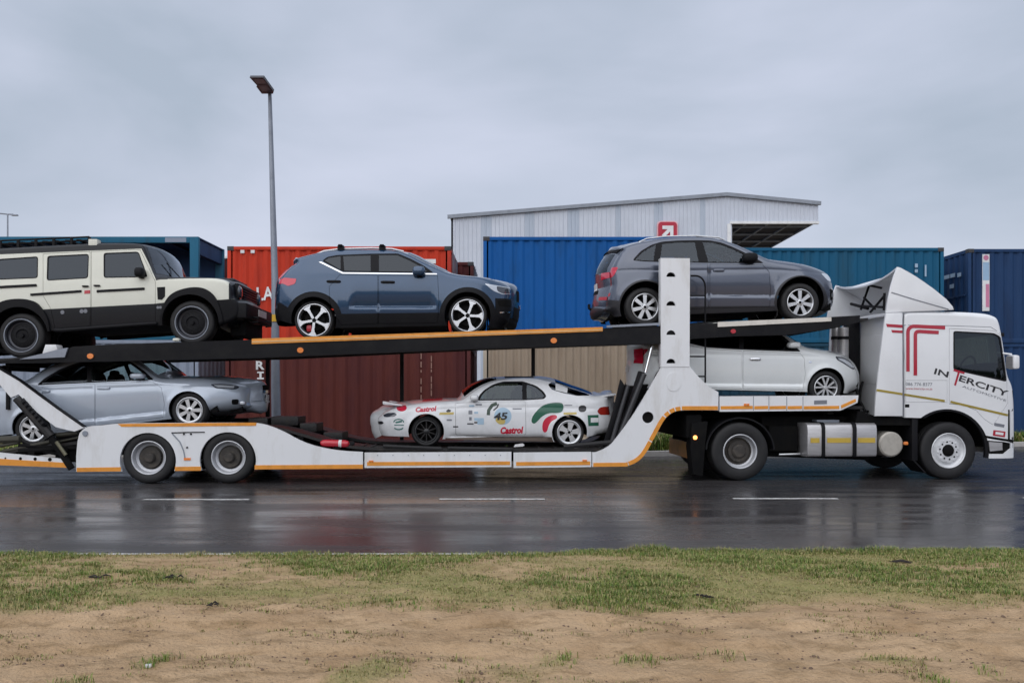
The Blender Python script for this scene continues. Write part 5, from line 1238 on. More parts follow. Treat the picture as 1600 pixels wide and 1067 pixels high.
# ---- blue compact SUV, upper deck
T = car_thing('suv', 'dark blue SUV with roof bars and five-spoke wheels, middle of the upper deck', (490, 500), (730.7, 492.7), 31)
bluep = mat('denim_blue_paint', (.018, .055, .120), .24, .35, 1, .0, 2)
o = [(436, 500), (432.5, 488), (433, 468), (434.5, 452), (435, 443), (437, 436), (446, 426), (456, 417), (466.5, 411), (464, 408), (461.5, 404.3), (463, 403.8), (475, 400.8), (489, 397.5), (507, 393), (530, 390.5), (560, 389.5), (600, 390), (628, 392.5), (645, 400), (660, 408.5), (682, 419), (702, 428.5), (725, 432.5), (755, 434.5), (778, 439), (793, 444), (803, 450), (808, 457), (810.5, 466), (811.5, 480), (810, 492), (805, 502), (793, 510)]
s = Shell(T, VN, .92, o, [(436, 500), (455, 506), (520, 513), (700, 509), (770, 512), (795, 511)], [(490, 500, 36), (730.7, 492.7, 36)],
          [(430, 426), (500, 425.5), (600, 426.5), (690, 427.5), (810, 434)], ptaper=(.20, .26), k=.40, rads=[(430, .07), (480, .07), (560, .08), (690, .10), (720, .13), (800, .2)], crown=(.04, .16),
          creases=[([(545, 478), (600, 478), (683, 477.5)], .05, .16)], ends='nc', flare=.02)
dlo = [(503, 408), (511, 401.5), (527, 398.5), (580, 396.5), (622, 396), (643, 405), (662, 415), (678, 426.5), (640, 426.3), (590, 426), (536, 425)]
clad = plastic
reg = [dict(name='rear_door', poly=[(531, 429), (590.5, 430), (590.5, 506), (533, 508), (521, 490), (515, 470), (514, 448)], mat=bluep, gap=.006),
       dict(name='front_door', poly=[(591.5, 430), (684, 430.5), (686, 470), (685, 492), (683, 505), (591.5, 506)], mat=bluep, gap=.006),
       dict(name='sill_cladding', poly=[(524, 490.5), (686, 488.5), (702, 497), (704, 515), (515, 520), (516, 502)], mat=clad, off=.012, th=.03),
       dict(name='arch_cladding', poly=circ(490, 500, 44.5, 40), mat=clad, off=.014, th=.03),
       dict(name='arch_cladding', poly=circ(730.7, 492.7, 44, 40), mat=clad, off=.014, th=.03),
       dict(name='rear_bumper', poly=[(425, 474), (438, 473), (452, 482), (456, 510), (425, 510)], mat=clad, off=.008),
       dict(name='front_bumper', poly=[(774, 466), (800, 467), (815, 466), (815, 515), (770, 515), (774, 498)], mat=clad, off=.006),
       dict(name='window_frame', poly=rounded(dlo, 4), mat=plastic, off=-.004, th=.02),
       dict(name='window', poly=[(507, 407), (513.5, 402.8), (532, 400), (532, 421.5), (528, 419)], mat=g_dark, off=-.008),
       dict(name='window', poly=[(536, 400), (579, 398.8), (579, 423.6), (538, 423)], mat=g_dark, off=-.008),
       dict(name='window', poly=[(592, 398.5), (621, 398.5), (641, 407.5), (657, 416), (668, 424.3), (592, 424)], mat=g_dark, off=-.008),
       dict(name='window_trim', poly=[(498, 409.5), (502, 409), (536, 425.8), (682, 427.3), (683, 429), (535, 427.7)], mat=chrome, off=.006),
       dict(name='taillight', poly=[(435, 438), (444, 434), (463.5, 435.5), (461, 443.5), (450, 447), (442, 443), (435, 444)], mat=redlens, off=.006),
       dict(name='headlight', poly=[(757, 443), (770, 445), (797, 449.5), (801, 452), (799, 460), (785, 460), (773, 455.5), (767, 451.5)], mat=lens, off=.004),
       dict(name='headlight_bezel', poly=[(776, 447), (797, 450.5), (799, 459), (785, 459), (777, 454.5)], mat=darklens, off=.006),
       dict(name='air_intake', poly=[(777, 470), (806, 468), (808, 480), (780, 479)], mat=dark, off=.008),
       dict(name='fog_strip', poly=[(781, 487.5), (799, 487), (799, 489), (781, 489.5)], mat=chrome, off=.012)]
s.build(reg, bluep, strip=[dict(name='lower_bumper', a=(436, 500), b=(433, 480), mat=plastic, f=(-1, 1)), dict(name='lower_bumper', a=(793, 510), b=(807, 498), mat=plastic, f=(-1, 1)), dict(name='windshield', a=(636, 396), b=(698, 427), mat=g_dark, off=.003), dict(name='rear_window', a=(461, 412), b=(440, 433), mat=g_dark, f=(-.86, .86), off=.003),
                           dict(name='grille', a=(803.5, 450), b=(810.5, 467), mat=dark, f=(-.62, .62), off=.004), dict(name='lower_grille', a=(811, 478), b=(808, 496), mat=plastic, f=(-.8, .8), off=.006),
                           dict(name='number_plate', a=(811, 471.5), b=(811.5, 477), mat=plate, f=(-.31, .31), off=.02), dict(name='tailgate_panel', a=(435, 446), b=(433, 462), mat=plastic, f=(-.6, .6), off=.003)])
for v in (s.vc-.66, s.vc+.66):
    q = [R(p, y, VN+.25) for p, y in ((465, 413), (450, 424), (438, 436))]; T.part('light_strip', MB().tube([(a-.012, v, b) for a, b in q], .022, 6), redlens)
s.tub(); s.handle(521.5, 440, 22, plastic); s.handle(606, 441, 22, plastic)
s.mirror(655, 425, 20, 15, bluep, plastic)
uB, zB = R(600, 426, VN+.4); s.seats([R(590, 426, VN)[0], R(515, 426, VN)[0]], zB); s.steering(R(652, 426, VN)[0], zB, dv_=-.38)
for far in (0, 1):     # raised roof rails and the feet of the bars
    off = s.half-.73; v0 = s.vc-.60 if not far else s.vc+.60
    pts = [R(p, q, VN+.25) for p, q in [(492, 397), (505, 391.5), (530, 388), (580, 386.8), (612, 388), (630, 392)]]
    s.T.part('roof_rail', MB().tube([(u, v0, z) for u, z in pts], .017, 8), silver)
for p in (532, 597):
    u, z = R(p, 390, VN+.25)
    b = s.T.part('roof_bar', MB().box(u-.035, u+.035, s.vc-.72, s.vc+.72, z+.055, z+.085), plastic, bevel=.01)
    for v in (s.vc-.62, s.vc+.62): s.T.part('bar_foot', MB().box(u-.055, u+.055, v-.05, v+.05, z-.03, z+.075), plastic, parent=b, bevel=.012)
ms = wheel_set('xc', .335, .275, .23, 'xc', mat('cut_alloy', (.62, .63, .66), .25, .8, 0, 0))
for p in ((490, 500), (730.7, 492.7)):
    u, z = R(*p, VN); put_wheel(T, ms, u, VN+.035, z, spin=.4 if p[0] < 600 else 0); put_wheel(T, ms, u, VN+1.84-.035, z, far=True)
u, z = R(483, 513, VN+.1); T.part('brake_caliper', MB().blob((u, VN+.12, z), (.05, .03, .06), .6, 6, 8), redpaint)

# ---- grey SUV, upper deck right
T = car_thing('suv', 'grey metallic SUV with silver seven-spoke wheels behind the white tower on the upper deck', (1008.7, 479.3), (1251.8, 472.2), 31, .94)
greyp = mat('monsoon_grey_paint', (.090, .105, .145), .25, .35, 1, .0, 2)
o = [(940, 491), (926, 485), (924, 477), (926, 467), (928, 458), (930, 452), (931, 440), (932, 430), (936, 423), (945, 410), (954, 400), (962, 392), (960.5, 389.5), (970, 385.5), (982, 382), (996, 378.5), (1027, 372.5), (1055, 370), (1072, 369.5), (1100, 369.5), (1120, 371.5), (1145, 379.5), (1168, 391), (1184, 400), (1197, 406.5), (1220, 408.5), (1250, 412.5), (1280, 419.5), (1295, 424.5), (1303, 431.5), (1307.5, 442), (1310, 455), (1310, 466), (1307, 473), (1297, 481), (1286, 484)]
s = Shell(T, VN, .945, o, [(940, 491), (965, 494), (1050, 492), (1210, 486), (1290, 484)], [(1008.7, 479.3, 39), (1251.8, 472.2, 39)],
          [(925, 412), (1000, 409.5), (1100, 411.5), (1195, 411), (1310, 420)], ptaper=(.24, .30), tlen=(.7, .9), k=.42, rads=[(925, .14), (990, .10), (1100, .07), (1190, .1), (1220, .15), (1300, .22)], crown=(.04, .17),
          creases=[([(1050, 461), (1120, 460.5), (1212, 461)], .035, .20), ([(950, 421), (1060, 423), (1200, 421), (1290, 426)], .012, .04)], ends='cn', flare=.022)
dlo = [(988, 407), (1001, 392.5), (1018, 382.5), (1035, 377.5), (1060, 375.8), (1090, 375.3), (1110, 375.8), (1127, 379), (1145, 386), (1160, 393), (1178, 402), (1194, 411.5), (1100, 411), (1030, 409.7), (1005, 408.7)]
low = mat('grey_lower_cladding', (.022, .022, .027), .45, 0, 0, 0)
reg = [dict(name='rear_door', poly=[(1032, 412), (1106, 413), (1107, 482), (1062, 484), (1052, 466), (1037, 446), (1030, 428)], mat=greyp, gap=.006),
       dict(name='front_door', poly=[(1109, 413), (1192, 413.5), (1202, 425), (1204, 450), (1203, 480), (1109, 482)], mat=greyp, gap=.006),
       dict(name='sill_cladding', poly=[(1040, 480), (1120, 478.5), (1215, 478), (1222, 495), (1040, 500)], mat=low, off=.012, th=.03),
       dict(name='arch_trim', poly=circ(1008.7, 479.3, 42.5, 36), mat=low, off=.008, th=.02),
       dict(name='arch_trim', poly=circ(1251.8, 472.2, 42, 36), mat=low, off=.008, th=.02),
       dict(name='rear_bumper', poly=[(915, 468), (935, 467), (968, 470), (972, 500), (915, 500)], mat=low, off=.008),
       dict(name='window_frame', poly=rounded(dlo, 4), mat=plastic, off=-.004, th=.02),
       dict(name='window', poly=[(992, 405.7), (1004, 394), (1019, 385), (1025, 382.5), (1021, 407.2), (1005, 406.8)], mat=g_mid, off=-.008),
       dict(name='window', poly=[(1031, 408), (1035, 381), (1060, 378.8), (1086, 378.6), (1092, 409)], mat=g_mid, off=-.008),
       dict(name='window', poly=[(1098, 378.6), (1110, 378.8), (1125, 381.8), (1144, 389), (1158, 396), (1172, 403.5), (1180, 409.5), (1107, 409.3)], mat=g_clear, off=-.008),
       dict(name='taillight', poly=[(931, 425), (937, 422), (949.5, 418), (966, 417.5), (959, 431), (955.5, 434), (936, 433)], mat=redlens, off=.006),
       dict(name='reflector', poly=[(922, 459), (954, 457.5), (953, 462.5), (922, 464)], mat=redpaint, off=.006),
       dict(name='headlight', poly=[(1283, 427), (1296.5, 427.5), (1303, 433), (1306, 440), (1293.5, 438.5)], mat=lens, off=.004),
       dict(name='fog_lamp_housing', poly=[(1297, 451), (1304, 453), (1313, 456), (1312, 469), (1298, 468.5)], mat=dark, off=.002),
       dict(name='fog_lamp', poly=circ(1303.5, 461, 4, 14), mat=chrome, off=.006),
       dict(name='repeater', poly=[(1004, 457), (1004.5, 457), (1004.5, 457.5), (1004, 457.5)], mat=plastic)][:-1]
s.build(reg, greyp, strip=[dict(name='lower_bumper', a=(940, 491), b=(924.5, 472), mat=low, f=(-1, 1)), dict(name='lower_bumper', a=(1286, 484), b=(1305, 475), mat=low, f=(-1, 1)), dict(name='windshield', a=(1128, 372), b=(1196, 406), mat=g_clear, off=.003), dict(name='rear_window', a=(960, 393), b=(937, 421), mat=g_mid, f=(-.86, .86), off=.003),
                           dict(name='taillight', a=(938, 420), b=(931, 434), mat=redlens, f=(-1, -.62), off=.008), dict(name='taillight', a=(938, 420), b=(931, 434), mat=redlens, f=(.62, 1), off=.008), dict(name='reflector', a=(928, 458), b=(926.5, 463), mat=redpaint, f=(-1, -.6), off=.006), dict(name='spoiler', a=(962, 392), b=(968, 386), mat=plastic, off=.02), dict(name='number_plate', a=(932, 437), b=(930.5, 447), mat=plate, f=(-.31, .31), off=.004), dict(name='plate_recess', a=(930.5, 447), b=(929, 453), mat=dark, f=(-.5, .5), off=.001),
                           dict(name='grille', a=(1305, 434), b=(1310, 462), mat=dark, f=(-.45, .45), off=.004), dict(name='roof_panel', a=(1020, 374), b=(1112, 370), mat=silver, f=(-.99, -.9), off=.006)])
s.tub(); s.handle(1123, 422.5, 18, greyp)
s.mirror(1169, 404, 24, 15, plastic, plastic)
uB, zB = R(1100, 411, VN+.4); s.seats([R(1098, 411, VN)[0], R(1020, 411, VN)[0]], zB); s.steering(R(1156, 411, VN)[0], zB, dv_=-.38)
for far in (0, 1):
    v0 = s.vc-.60 if not far else s.vc+.60; pts = [R(p, q, VN+.25) for p, q in [(1000, 377), (1012, 371.5), (1040, 368), (1090, 366.8), (1125, 369.5), (1135, 374)]]
    T.part('roof_rail', MB().tube([(u, v0, z) for u, z in pts], .013, 8), silver)
u, z = R(921, 481, VN+.9); T.part('tow_bar', MB().tube([(u+.35, s.vc, z-.05), (u+.05, s.vc, z-.05), (u, s.vc, z), (u, s.vc, z+.07)], .028, 8), plastic)
ms = wheel_set('q5', .345, .232, .23, 'seven', silver)
for p in ((1008.7, 479.3), (1251.8, 472.2)):
    u, z = R(*p, VN); put_wheel(T, ms, u, VN+.035, z); put_wheel(T, ms, u, VN+1.89-.035, z, far=True)

# ---- cream and black off-roader, upper deck left
T = car_thing('off_roader', 'boxy cream and black off-road wagon with roof rack at the rear of the upper deck', (32, 524), (299, 504), 35, .93)
cream = mat('cream_paint', (.69, .69, .595), .35, 0, .6, .03, 3)
blk = mat('satin_black_paint', (.006, .007, .010), .4, .0, .15, 0, 3, spec=.3)
o = [(-66, 548), (-72, 540), (-73, 500), (-72, 450), (-70, 408), (-66, 394), (-50, 391), (0, 388.5), (100, 383), (159, 380), (205, 380.5), (222, 382), (229, 387), (243, 427), (248, 434), (262, 434.5), (300, 434), (335, 435.5), (352, 438), (361, 442), (365, 450), (366, 468), (374, 472), (378, 480), (377, 494), (366, 503), (345, 512)]
s = Shell(T, VN, .95, o, [(-70, 548), (0, 545), (84, 517), (240, 508.5), (350, 512)], [(32, 524, 45), (299, 504, 44)],
          [(-75, 446), (60, 439), (230, 435), (360, 440)], ptaper=(.05, .10), tlen=(.3, .5), k=.16, low=.03, rads=[(-70, .07), (0, .06), (220, .05), (300, .07), (365, .06)], crown=(.05, .05), vout=.18, flare=.0)
reg = [dict(name='roof_side', poly=[(-90, 360), (225, 360), (240, 380), (262, 425), (262, 436.5), (250, 436.8), (244, 438), (236, 418), (221, 388.6), (141, 391.7), (0, 397.5), (-90, 402.5)], mat=blk, off=.002, th=.01),
       dict(name='hood_side', poly=[(250, 436.8), (262, 436), (290, 435.2), (345, 434.8), (362, 440), (372, 440), (372, 425), (250, 420)], mat=blk, off=.002),
       dict(name='rear_door', poly=[(67, 396.5), (141, 393), (141.5, 510), (86, 514), (80, 484), (67, 462)], mat=cream, gap=.006),
       dict(name='front_door', poly=[(142.5, 393), (219, 390), (243, 440), (243, 506), (142.5, 510)], mat=cream, gap=.006),
       dict(name='lower_cladding', poly=[(-90, 492), (-20, 489), (78, 483), (240, 474.8), (262, 472.5), (262, 520), (-90, 570)], mat=blk, off=.008, th=.02),
       dict(name='front_bumper', poly=[(338, 469), (385, 466), (385, 520), (335, 520)], mat=plastic, off=.012, th=.03),
       dict(name='front_corner', poly=[(357.5, 442), (372, 442), (372, 467), (357.5, 467.5)], mat=blk, off=.0),
       dict(name='wheel_arch_flare', poly=SM([(-26, 530), (-24, 500), (-12, 481), (8, 469), (36, 466.5), (56, 471), (66, 481), (78, 500), (80, 530)]), mat=plastic, off=.045, th=.06),
       dict(name='wheel_arch_flare', poly=SM([(250, 520), (252, 492), (259, 470), (272, 456.5), (297, 449), (318, 449.5), (331, 457), (341, 470), (350, 500), (350, 520)]), mat=plastic, off=.045, th=.06),
       dict(name='rub_strip', poly=[(-70, 450.5), (57, 443.8), (58, 447.5), (-70, 454.3)], mat=plastic, off=.015),
       dict(name='rub_strip', poly=[(48, 458.8), (127.5, 453.3), (127.5, 456.8), (48, 462.3)], mat=plastic, off=.015),
       dict(name='rub_strip', poly=[(151.5, 453.3), (226, 449.3), (226, 453), (151.5, 457)], mat=plastic, off=.015),
       dict(name='badge', poly=[(132, 454), (141, 453.4), (141, 458.5), (132, 459.2)], mat=redpaint, off=.006),
       dict(name='side_vent', poly=[(245.5, 449), (258, 448.3), (258, 463), (253, 468.5), (246.5, 468)], mat=plastic, off=.006)]
for q in ([(-48, 408), (59.5, 400.6), (59, 434.6), (-48, 439)], [(74, 400), (139, 396.8), (137.6, 434.8), (73, 438.6)], [(162, 395.3), (216.5, 393.2), (231, 433), (162, 434.3)]):
    reg.append(dict(name='window_seal', poly=rounded(q, 4.5), mat=plastic, off=.003)); reg.append(dict(name='window', poly=rounded([tuple(x) for x in inset(np.array(q), 1.4)], 3.5), mat=g_dark, off=-.008))
for x in (98, 128, 134, 247, 251): reg.append(dict(name='marker', poly=circ(x, 488-(x-98)*.05, 3.2 if x < 200 else 2.2, 10), mat=greyprint, off=.012))
s.build(reg, cream, strip_mat=blk, strip=[dict(name='windshield', a=(228, 386), b=(244, 430), mat=g_mid, off=.002, f=(-.9, .9)), dict(name='rear_window', a=(-70, 410), b=(-72, 440), mat=g_dark, f=(-.8, .8), off=.003)])
s.tub(top=.06)
s.mirror(222, 427, 14, 15, plastic, plastic)
s.handle(134, 447.5, 10, plastic, .014); s.handle(152, 446.5, 10, plastic, .014)
uB, zB = R(150, 436, VN+.4); s.seats([R(155, 436, VN)[0], R(70, 436, VN)[0]], zB)
# front face: grille with slats, round lamps, bumper with plate, bonnet bulge
uf = R(366, 455, VN+.2)[0]; zg0, zg1 = R(366, 467, VN+.2)[1], R(366, 442, VN+.2)[1]
g = T.part('grille', MB().box(uf-.01, uf+.05, s.vc-.70, s.vc+.70, zg0+.01, zg1), plastic, bevel=.01)
for i in range(5): T.part('grille_slat', MB().box(uf+.05, uf+.075, s.vc-.44, s.vc+.44, zg0+.035+i*.045, zg0+.055+i*.045), blk, parent=g, bevel=.004)
for sg in (-1, 1):
    mb = MB().lathe([(0, -.045), (.07, -.04), (.09, -.03), (.10, -.01), (.115, -.012), (.12, 0)], 24); mb.v = [(uf+.05-q[1]*.9, s.vc+sg*.60+q[0], zg0+.13+q[2]) for q in mb.v]
    T.part('headlight', mb, darklens)
ub = R(377, 485, VN+.2)[0]; zb0, zb1 = R(377, 498, VN+.2)[1], R(377, 474, VN+.2)[1]
b = T.part('bumper', MB().box(ub-.06, ub+.12, s.vc-.86, s.vc+.86, zb0, zb1), plastic, bevel=.03)
T.part('number_plate', MB().box(ub+.12, ub+.13, s.vc-.12, s.vc+.40, zb0+.1, zb0+.22), plate, parent=b)
for sg in (-1, 1): T.part('tow_hook', MB().tube([(ub+.1, s.vc+sg*.45, zb0+.06), (ub+.2, s.vc+sg*.45, zb0+.04), (ub+.2, s.vc+sg*.45, zb0-.03), (ub+.1, s.vc+sg*.45, zb0-.04)], .018, 6), plastic, parent=b)
T.part('bash_plate', MB().box(ub-.25, ub+.02, s.vc-.55, s.vc+.55, zb0-.28, zb0+.02), dark, bevel=.03)
hz_ = R(300, 434, VN+.2)[1]; T.part('bonnet_bulge', MB().box(R(262, 434, VN)[0], uf-.1, s.vc-.42, s.vc+.42, hz_-.02, hz_+.045), blk, bevel=.03)
u0, z0 = R(88, 516, VN+.05); u1, z1 = R(246, 506, VN+.05)
T.part('side_step', MB().tube([(u0, VN+.0, z0), (u0+.1, VN-.05, z0-.01), (u1-.1, VN-.05, z1-.01), (u1, VN+.0, z1)], .032, 8), plastic)
T.part('side_step', MB().tube([(u0, VN+1.9, z0), (u0+.1, VN+1.95, z0-.01), (u1-.1, VN+1.95, z1-.01), (u1, VN+1.9, z1)], .032, 8), plastic)
ur0, zr0 = R(-55, 389, VN+.3); ur1, zr1 = R(140, 380.5, VN+.3)      # roof rack
rk = MB()
for v in (s.vc-.66, s.vc+.66):
    for dz in (.05, .11): rk.tube([(ur0, v, zr0+dz), (ur1, v, zr1+dz)], .015, 6)
    for i in range(8):
        t = i/7; rk.box(ur0+(ur1-ur0)*t-.02, ur0+(ur1-ur0)*t+.02, v-.015, v+.015, zr0+(zr1-zr0)*t-.04, zr0+(zr1-zr0)*t+.11)
rack = T.part('roof_rack', rk, plastic)
for i in range(12):
    t = i/11; u, z = ur0+(ur1-ur0)*t, zr0+(zr1-zr0)*t+.07; T.part('rack_slat', MB().box(u-.04, u+.04, s.vc-.64, s.vc+.64, z-.01, z+.012), plastic, parent=rack)
u, z = R(151, 384, VN+.25); T.part('roof_clamp', MB().box(u-.08, u+.07, VN+.12, VN+.26, z-.07, z+.09), mat('cream_plastic', (.7, .7, .62), .5), bevel=.015)
u, z = R(236, 425, VN+.3); T.part('wiper', MB().tube([(R(232, 400, VN)[0]+.07, s.vc-.35, R(232, 402, VN)[1]), (R(243, 428, VN)[0]+.09, s.vc+.15, R(243, 428, VN)[1])], .009, 6), plastic)
dkrim = mat('dark_alloy', (.04, .042, .052), .35, .5, .2, 0)
ms = wheel_set('gr', .375, .262, .25, 'steelie', dkrim)
for p in ((32, 524), (299, 504)):
    u, z = R(*p, VN); put_wheel(T, ms, u, VN+.02, z); put_wheel(T, ms, u, VN+1.88, z, far=True)
    mb = MB().lathe([(.266, -.008), (.268, -.011), (.280, -.011), (.282, -.008)], 48, (u, VN+.02, z)); T.part('rim_lip', mb, galv)

# ---- silver sedan, lower deck left
T = car_thing('sedan', 'light silver four-door sedan on the rear of the lower deck, behind the white ramp arm', (50, 670), (295, 641), 28, .88)
silv = mat('silver_paint', (.50, .56, .65), .3, .25, 1, .0, 2)
o = [(-40, 684), (-50, 670), (-55, 645), (-55, 622), (-50, 606), (-40, 600), (-10, 597), (30, 597.5), (45, 596), (62, 583), (84, 569.5), (110, 560), (140, 554), (165, 552), (190, 554), (212, 562), (232, 577), (250, 589), (262, 591), (290, 589.5), (335, 590.5), (368, 594.5), (388, 599), (404, 605), (413, 613), (415, 622), (414, 632), (404, 637.5), (385, 640.5), (350, 645.5)]
s = Shell(T, VN, .90, o, [(-40, 684), (20, 678), (85, 676.5), (256, 655.5), (330, 645), (350, 645)], [(50, 670, 30.5), (295, 641, 30.5)],
          [(-50, 607), (57, 602), (127, 598), (240, 594), (385, 606)], ptaper=(.24, .32), tlen=(.7, .9), k=.45, rads=[(-50, .14), (40, .12), (150, .09), (245, .1), (300, .16), (380, .22)], crown=(.04, .2),
          creases=[([(85, 660), (170, 651), (262, 641)], .04, .25), ([(-40, 612), (60, 610), (160, 606), (330, 600)], .010, .05)], ends='nc', flare=.02)
dlo = [(57, 602), (70, 590.5), (95, 576), (120, 567), (150, 560.5), (185, 559), (205, 565.5), (225, 579), (241, 593.5), (150, 597.5)]
reg = [dict(name='rear_door', poly=[(66, 603.5), (147.5, 599), (148, 666), (88, 673), (78, 650), (66, 630)], mat=silv, gap=.005),
       dict(name='front_door', poly=[(149, 599), (238, 596), (252, 605), (257, 630), (255, 652), (149, 665.5)], mat=silv, gap=.005),
       dict(name='window_frame', poly=rounded(dlo, 4), mat=plastic, off=-.004, th=.02),
       dict(name='window', poly=[(64, 600), (80, 588), (100, 577.5), (124, 570), (136, 567.5), (136, 596.5)], mat=g_clear, off=-.008),
       dict(name='window', poly=[(143, 596.3), (143, 565.5), (152, 563), (184, 562), (203, 568.5), (219, 580), (231, 592.3)], mat=g_clear, off=-.008),
       dict(name='headlight_bezel', poly=[(328.5, 600), (345, 599.5), (367.5, 601), (374, 605), (368, 608.5), (337, 606.5)], mat=darklens, off=.003),
       dict(name='headlight', poly=[(333, 601.5), (346, 601.3), (366, 602.8), (365, 606.3), (340, 604.9)], mat=lens, off=.006),
       dict(name='air_intake', poly=[(362, 624), (372, 623.5), (372, 632), (362, 632)], mat=dark, off=.003),
       dict(name='taillight', poly=[(-52, 604), (-35, 602), (-30, 612), (-52, 616)], mat=redlens, off=.004)]
s.build(reg, silv, strip=[dict(name='windshield', a=(203, 559), b=(247, 587), mat=g_clear, off=.003), dict(name='rear_window', a=(98, 564), b=(50, 592), mat=g_mid, f=(-.88, .88), off=.003),
                          dict(name='grille', a=(400, 603), b=(410, 610), mat=dark, f=(-.5, .5), off=.006), dict(name='grille_bar', a=(410, 610), b=(413, 614), mat=chrome, f=(-.5, .5), off=.02),
                          dict(name='lower_grille', a=(415, 625), b=(413, 634), mat=dark, f=(-.75, .75), off=.006), dict(name='number_plate', a=(414, 617), b=(415, 623), mat=plate, f=(-.31, .31), off=.02)])
s.tub(); s.handle(162, 606.5, 20, silv); s.handle(72, 611, 13, silv)
s.mirror(219, 587.5, 22, 9, silv, plastic)
uB, zB = R(140, 598, VN+.4); s.seats([R(128, 598, VN)[0]], zB-.06, hr=.20); s.steering(R(192, 597, VN)[0], zB, dv_=-.38)
fg = T.part('front_lamp_trim', MB().blob((R(384, 628, VN+.4)[0], s.vc-.66, R(384, 629, VN+.5)[1]), (.05, .08, .035), .6, 6, 10), lens)
ms = wheel_set('acc', .310, .218, .21, 'wide7', silver)
for p in ((50, 670), (295, 641)):
    u, z = R(*p, VN); put_wheel(T, ms, u, VN+.03, z); put_wheel(T, ms, u, VN+1.8-.03, z, far=True)

# ---- white sedan on the gooseneck
T = car_thing('sedan', 'pearl white sedan on the gooseneck behind the truck cab, partly hidden by the white tower', (1053, 598), (1291.7, 605.7), 27, .86)
o = [(983, 603), (979, 596), (978.5, 584), (979.5, 568), (983, 552), (988, 543), (998, 538), (1028, 534), (1050, 524), (1082, 512), (1112, 504), (1150, 501), (1188, 504), (1213, 513), (1225, 523), (1242, 535), (1256, 543), (1270, 545), (1290, 548), (1306, 551.5), (1322, 556), (1334, 563), (1343, 573), (1348, 583), (1351, 596), (1350, 606), (1346, 612), (1330, 614.5)]
s = Shell(T, VN, .87, o, [(983, 603), (1010, 606), (1090, 608), (1255, 612), (1330, 614.5)], [(1053, 598, 30), (1291.7, 605.7, 30.5)],
          [(978, 540), (1060, 534), (1104, 543), (1200, 548), (1256, 549.5), (1350, 565)], ptaper=(.24, .32), tlen=(.7, .9), k=.42, rads=[(980, .14), (1040, .1), (1150, .09), (1250, .1), (1290, .15), (1345, .22)], crown=(.04, .19),
          creases=[([(1085, 598), (1160, 599), (1262, 600)], .035, .22), ([(990, 552), (1100, 553), (1250, 556), (1310, 558)], .010, .05)], ends='cn', flare=.02)
dlo = [(1040, 531), (1075, 536), (1104, 543), (1150, 546), (1200, 548), (1252, 549.5), (1237, 536), (1219, 521), (1195, 511), (1150, 508), (1110, 511), (1075, 518)]
reg = [dict(name='rear_door', poly=[(1076, 539), (1104, 545), (1159.5, 548), (1160, 608), (1088, 606), (1080, 585), (1072, 560)], mat=carwhite, gap=.005),
       dict(name='front_door', poly=[(1161, 548), (1250, 551.5), (1257, 560), (1258.5, 585), (1255, 609), (1161, 608)], mat=carwhite, gap=.005),
       dict(name='window_frame', poly=rounded(dlo, 4), mat=plastic, off=-.004, th=.02),
       dict(name='window', poly=[(1080, 535), (1104, 541), (1155, 544), (1155, 512), (1112, 514), (1082, 521)], mat=g_dark, off=-.008),
       dict(name='window', poly=[(1162, 512), (1192, 514), (1215, 523), (1232, 537), (1242, 547), (1162, 544.5)], mat=g_dark, off=-.008),
       dict(name='headlight_bezel', poly=[(1305, 556.5), (1318, 558), (1333, 565.5), (1343, 575), (1333, 577.5), (1318, 568), (1307.5, 562)], mat=darklens, off=.003),
       dict(name='headlight', poly=[(1309, 559), (1318, 560.5), (1331, 568), (1337, 574), (1331, 574.5), (1319, 566), (1311, 562)], mat=lens, off=.006),
       dict(name='fog_lamp_housing', poly=[(1338, 604), (1343, 596.5), (1349, 596), (1347.5, 606)], mat=dark, off=.003),
       dict(name='repeater', poly=[(1264, 564.5), (1268, 564.5), (1268, 567), (1264, 567)], mat=chrome, off=.006),
       dict(name='taillight', poly=[(985, 565), (995, 548.5), (1008, 545), (1014, 545), (1000, 564.5)], mat=redlens, off=.006)]
s.build(reg, carwhite, strip=[dict(name='windshield', a=(1208, 510), b=(1252, 541), mat=g_mid, off=.003), dict(name='rear_window', a=(1068, 517), b=(1033, 532), mat=g_mid, f=(-.88, .88), off=.003),
                              dict(name='lower_grille', a=(1350, 590), b=(1350, 606), mat=dark, f=(-.6, .6), off=.004), dict(name='taillight', a=(987, 546), b=(980, 564), mat=redlens, f=(-1, -.62), off=.008), dict(name='taillight', a=(987, 546), b=(980, 564), mat=redlens, f=(.62, 1), off=.008), dict(name='number_plate', a=(979.5, 570), b=(979, 578), mat=plate, f=(-.31, .31), off=.006)])
s.tub(); s.handle(1180, 561, 18, chrome); s.mirror(1237, 539.5, 20, 10, carwhite, plastic)
ms = wheel_set('alm', .298, .205, .2, 'vee', silver)
for p in ((1053, 598), (1291.7, 605.7)):
    u, z = R(*p, VN); put_wheel(T, ms, u, VN+.03, z); put_wheel(T, ms, u, VN+1.74-.03, z, far=True)

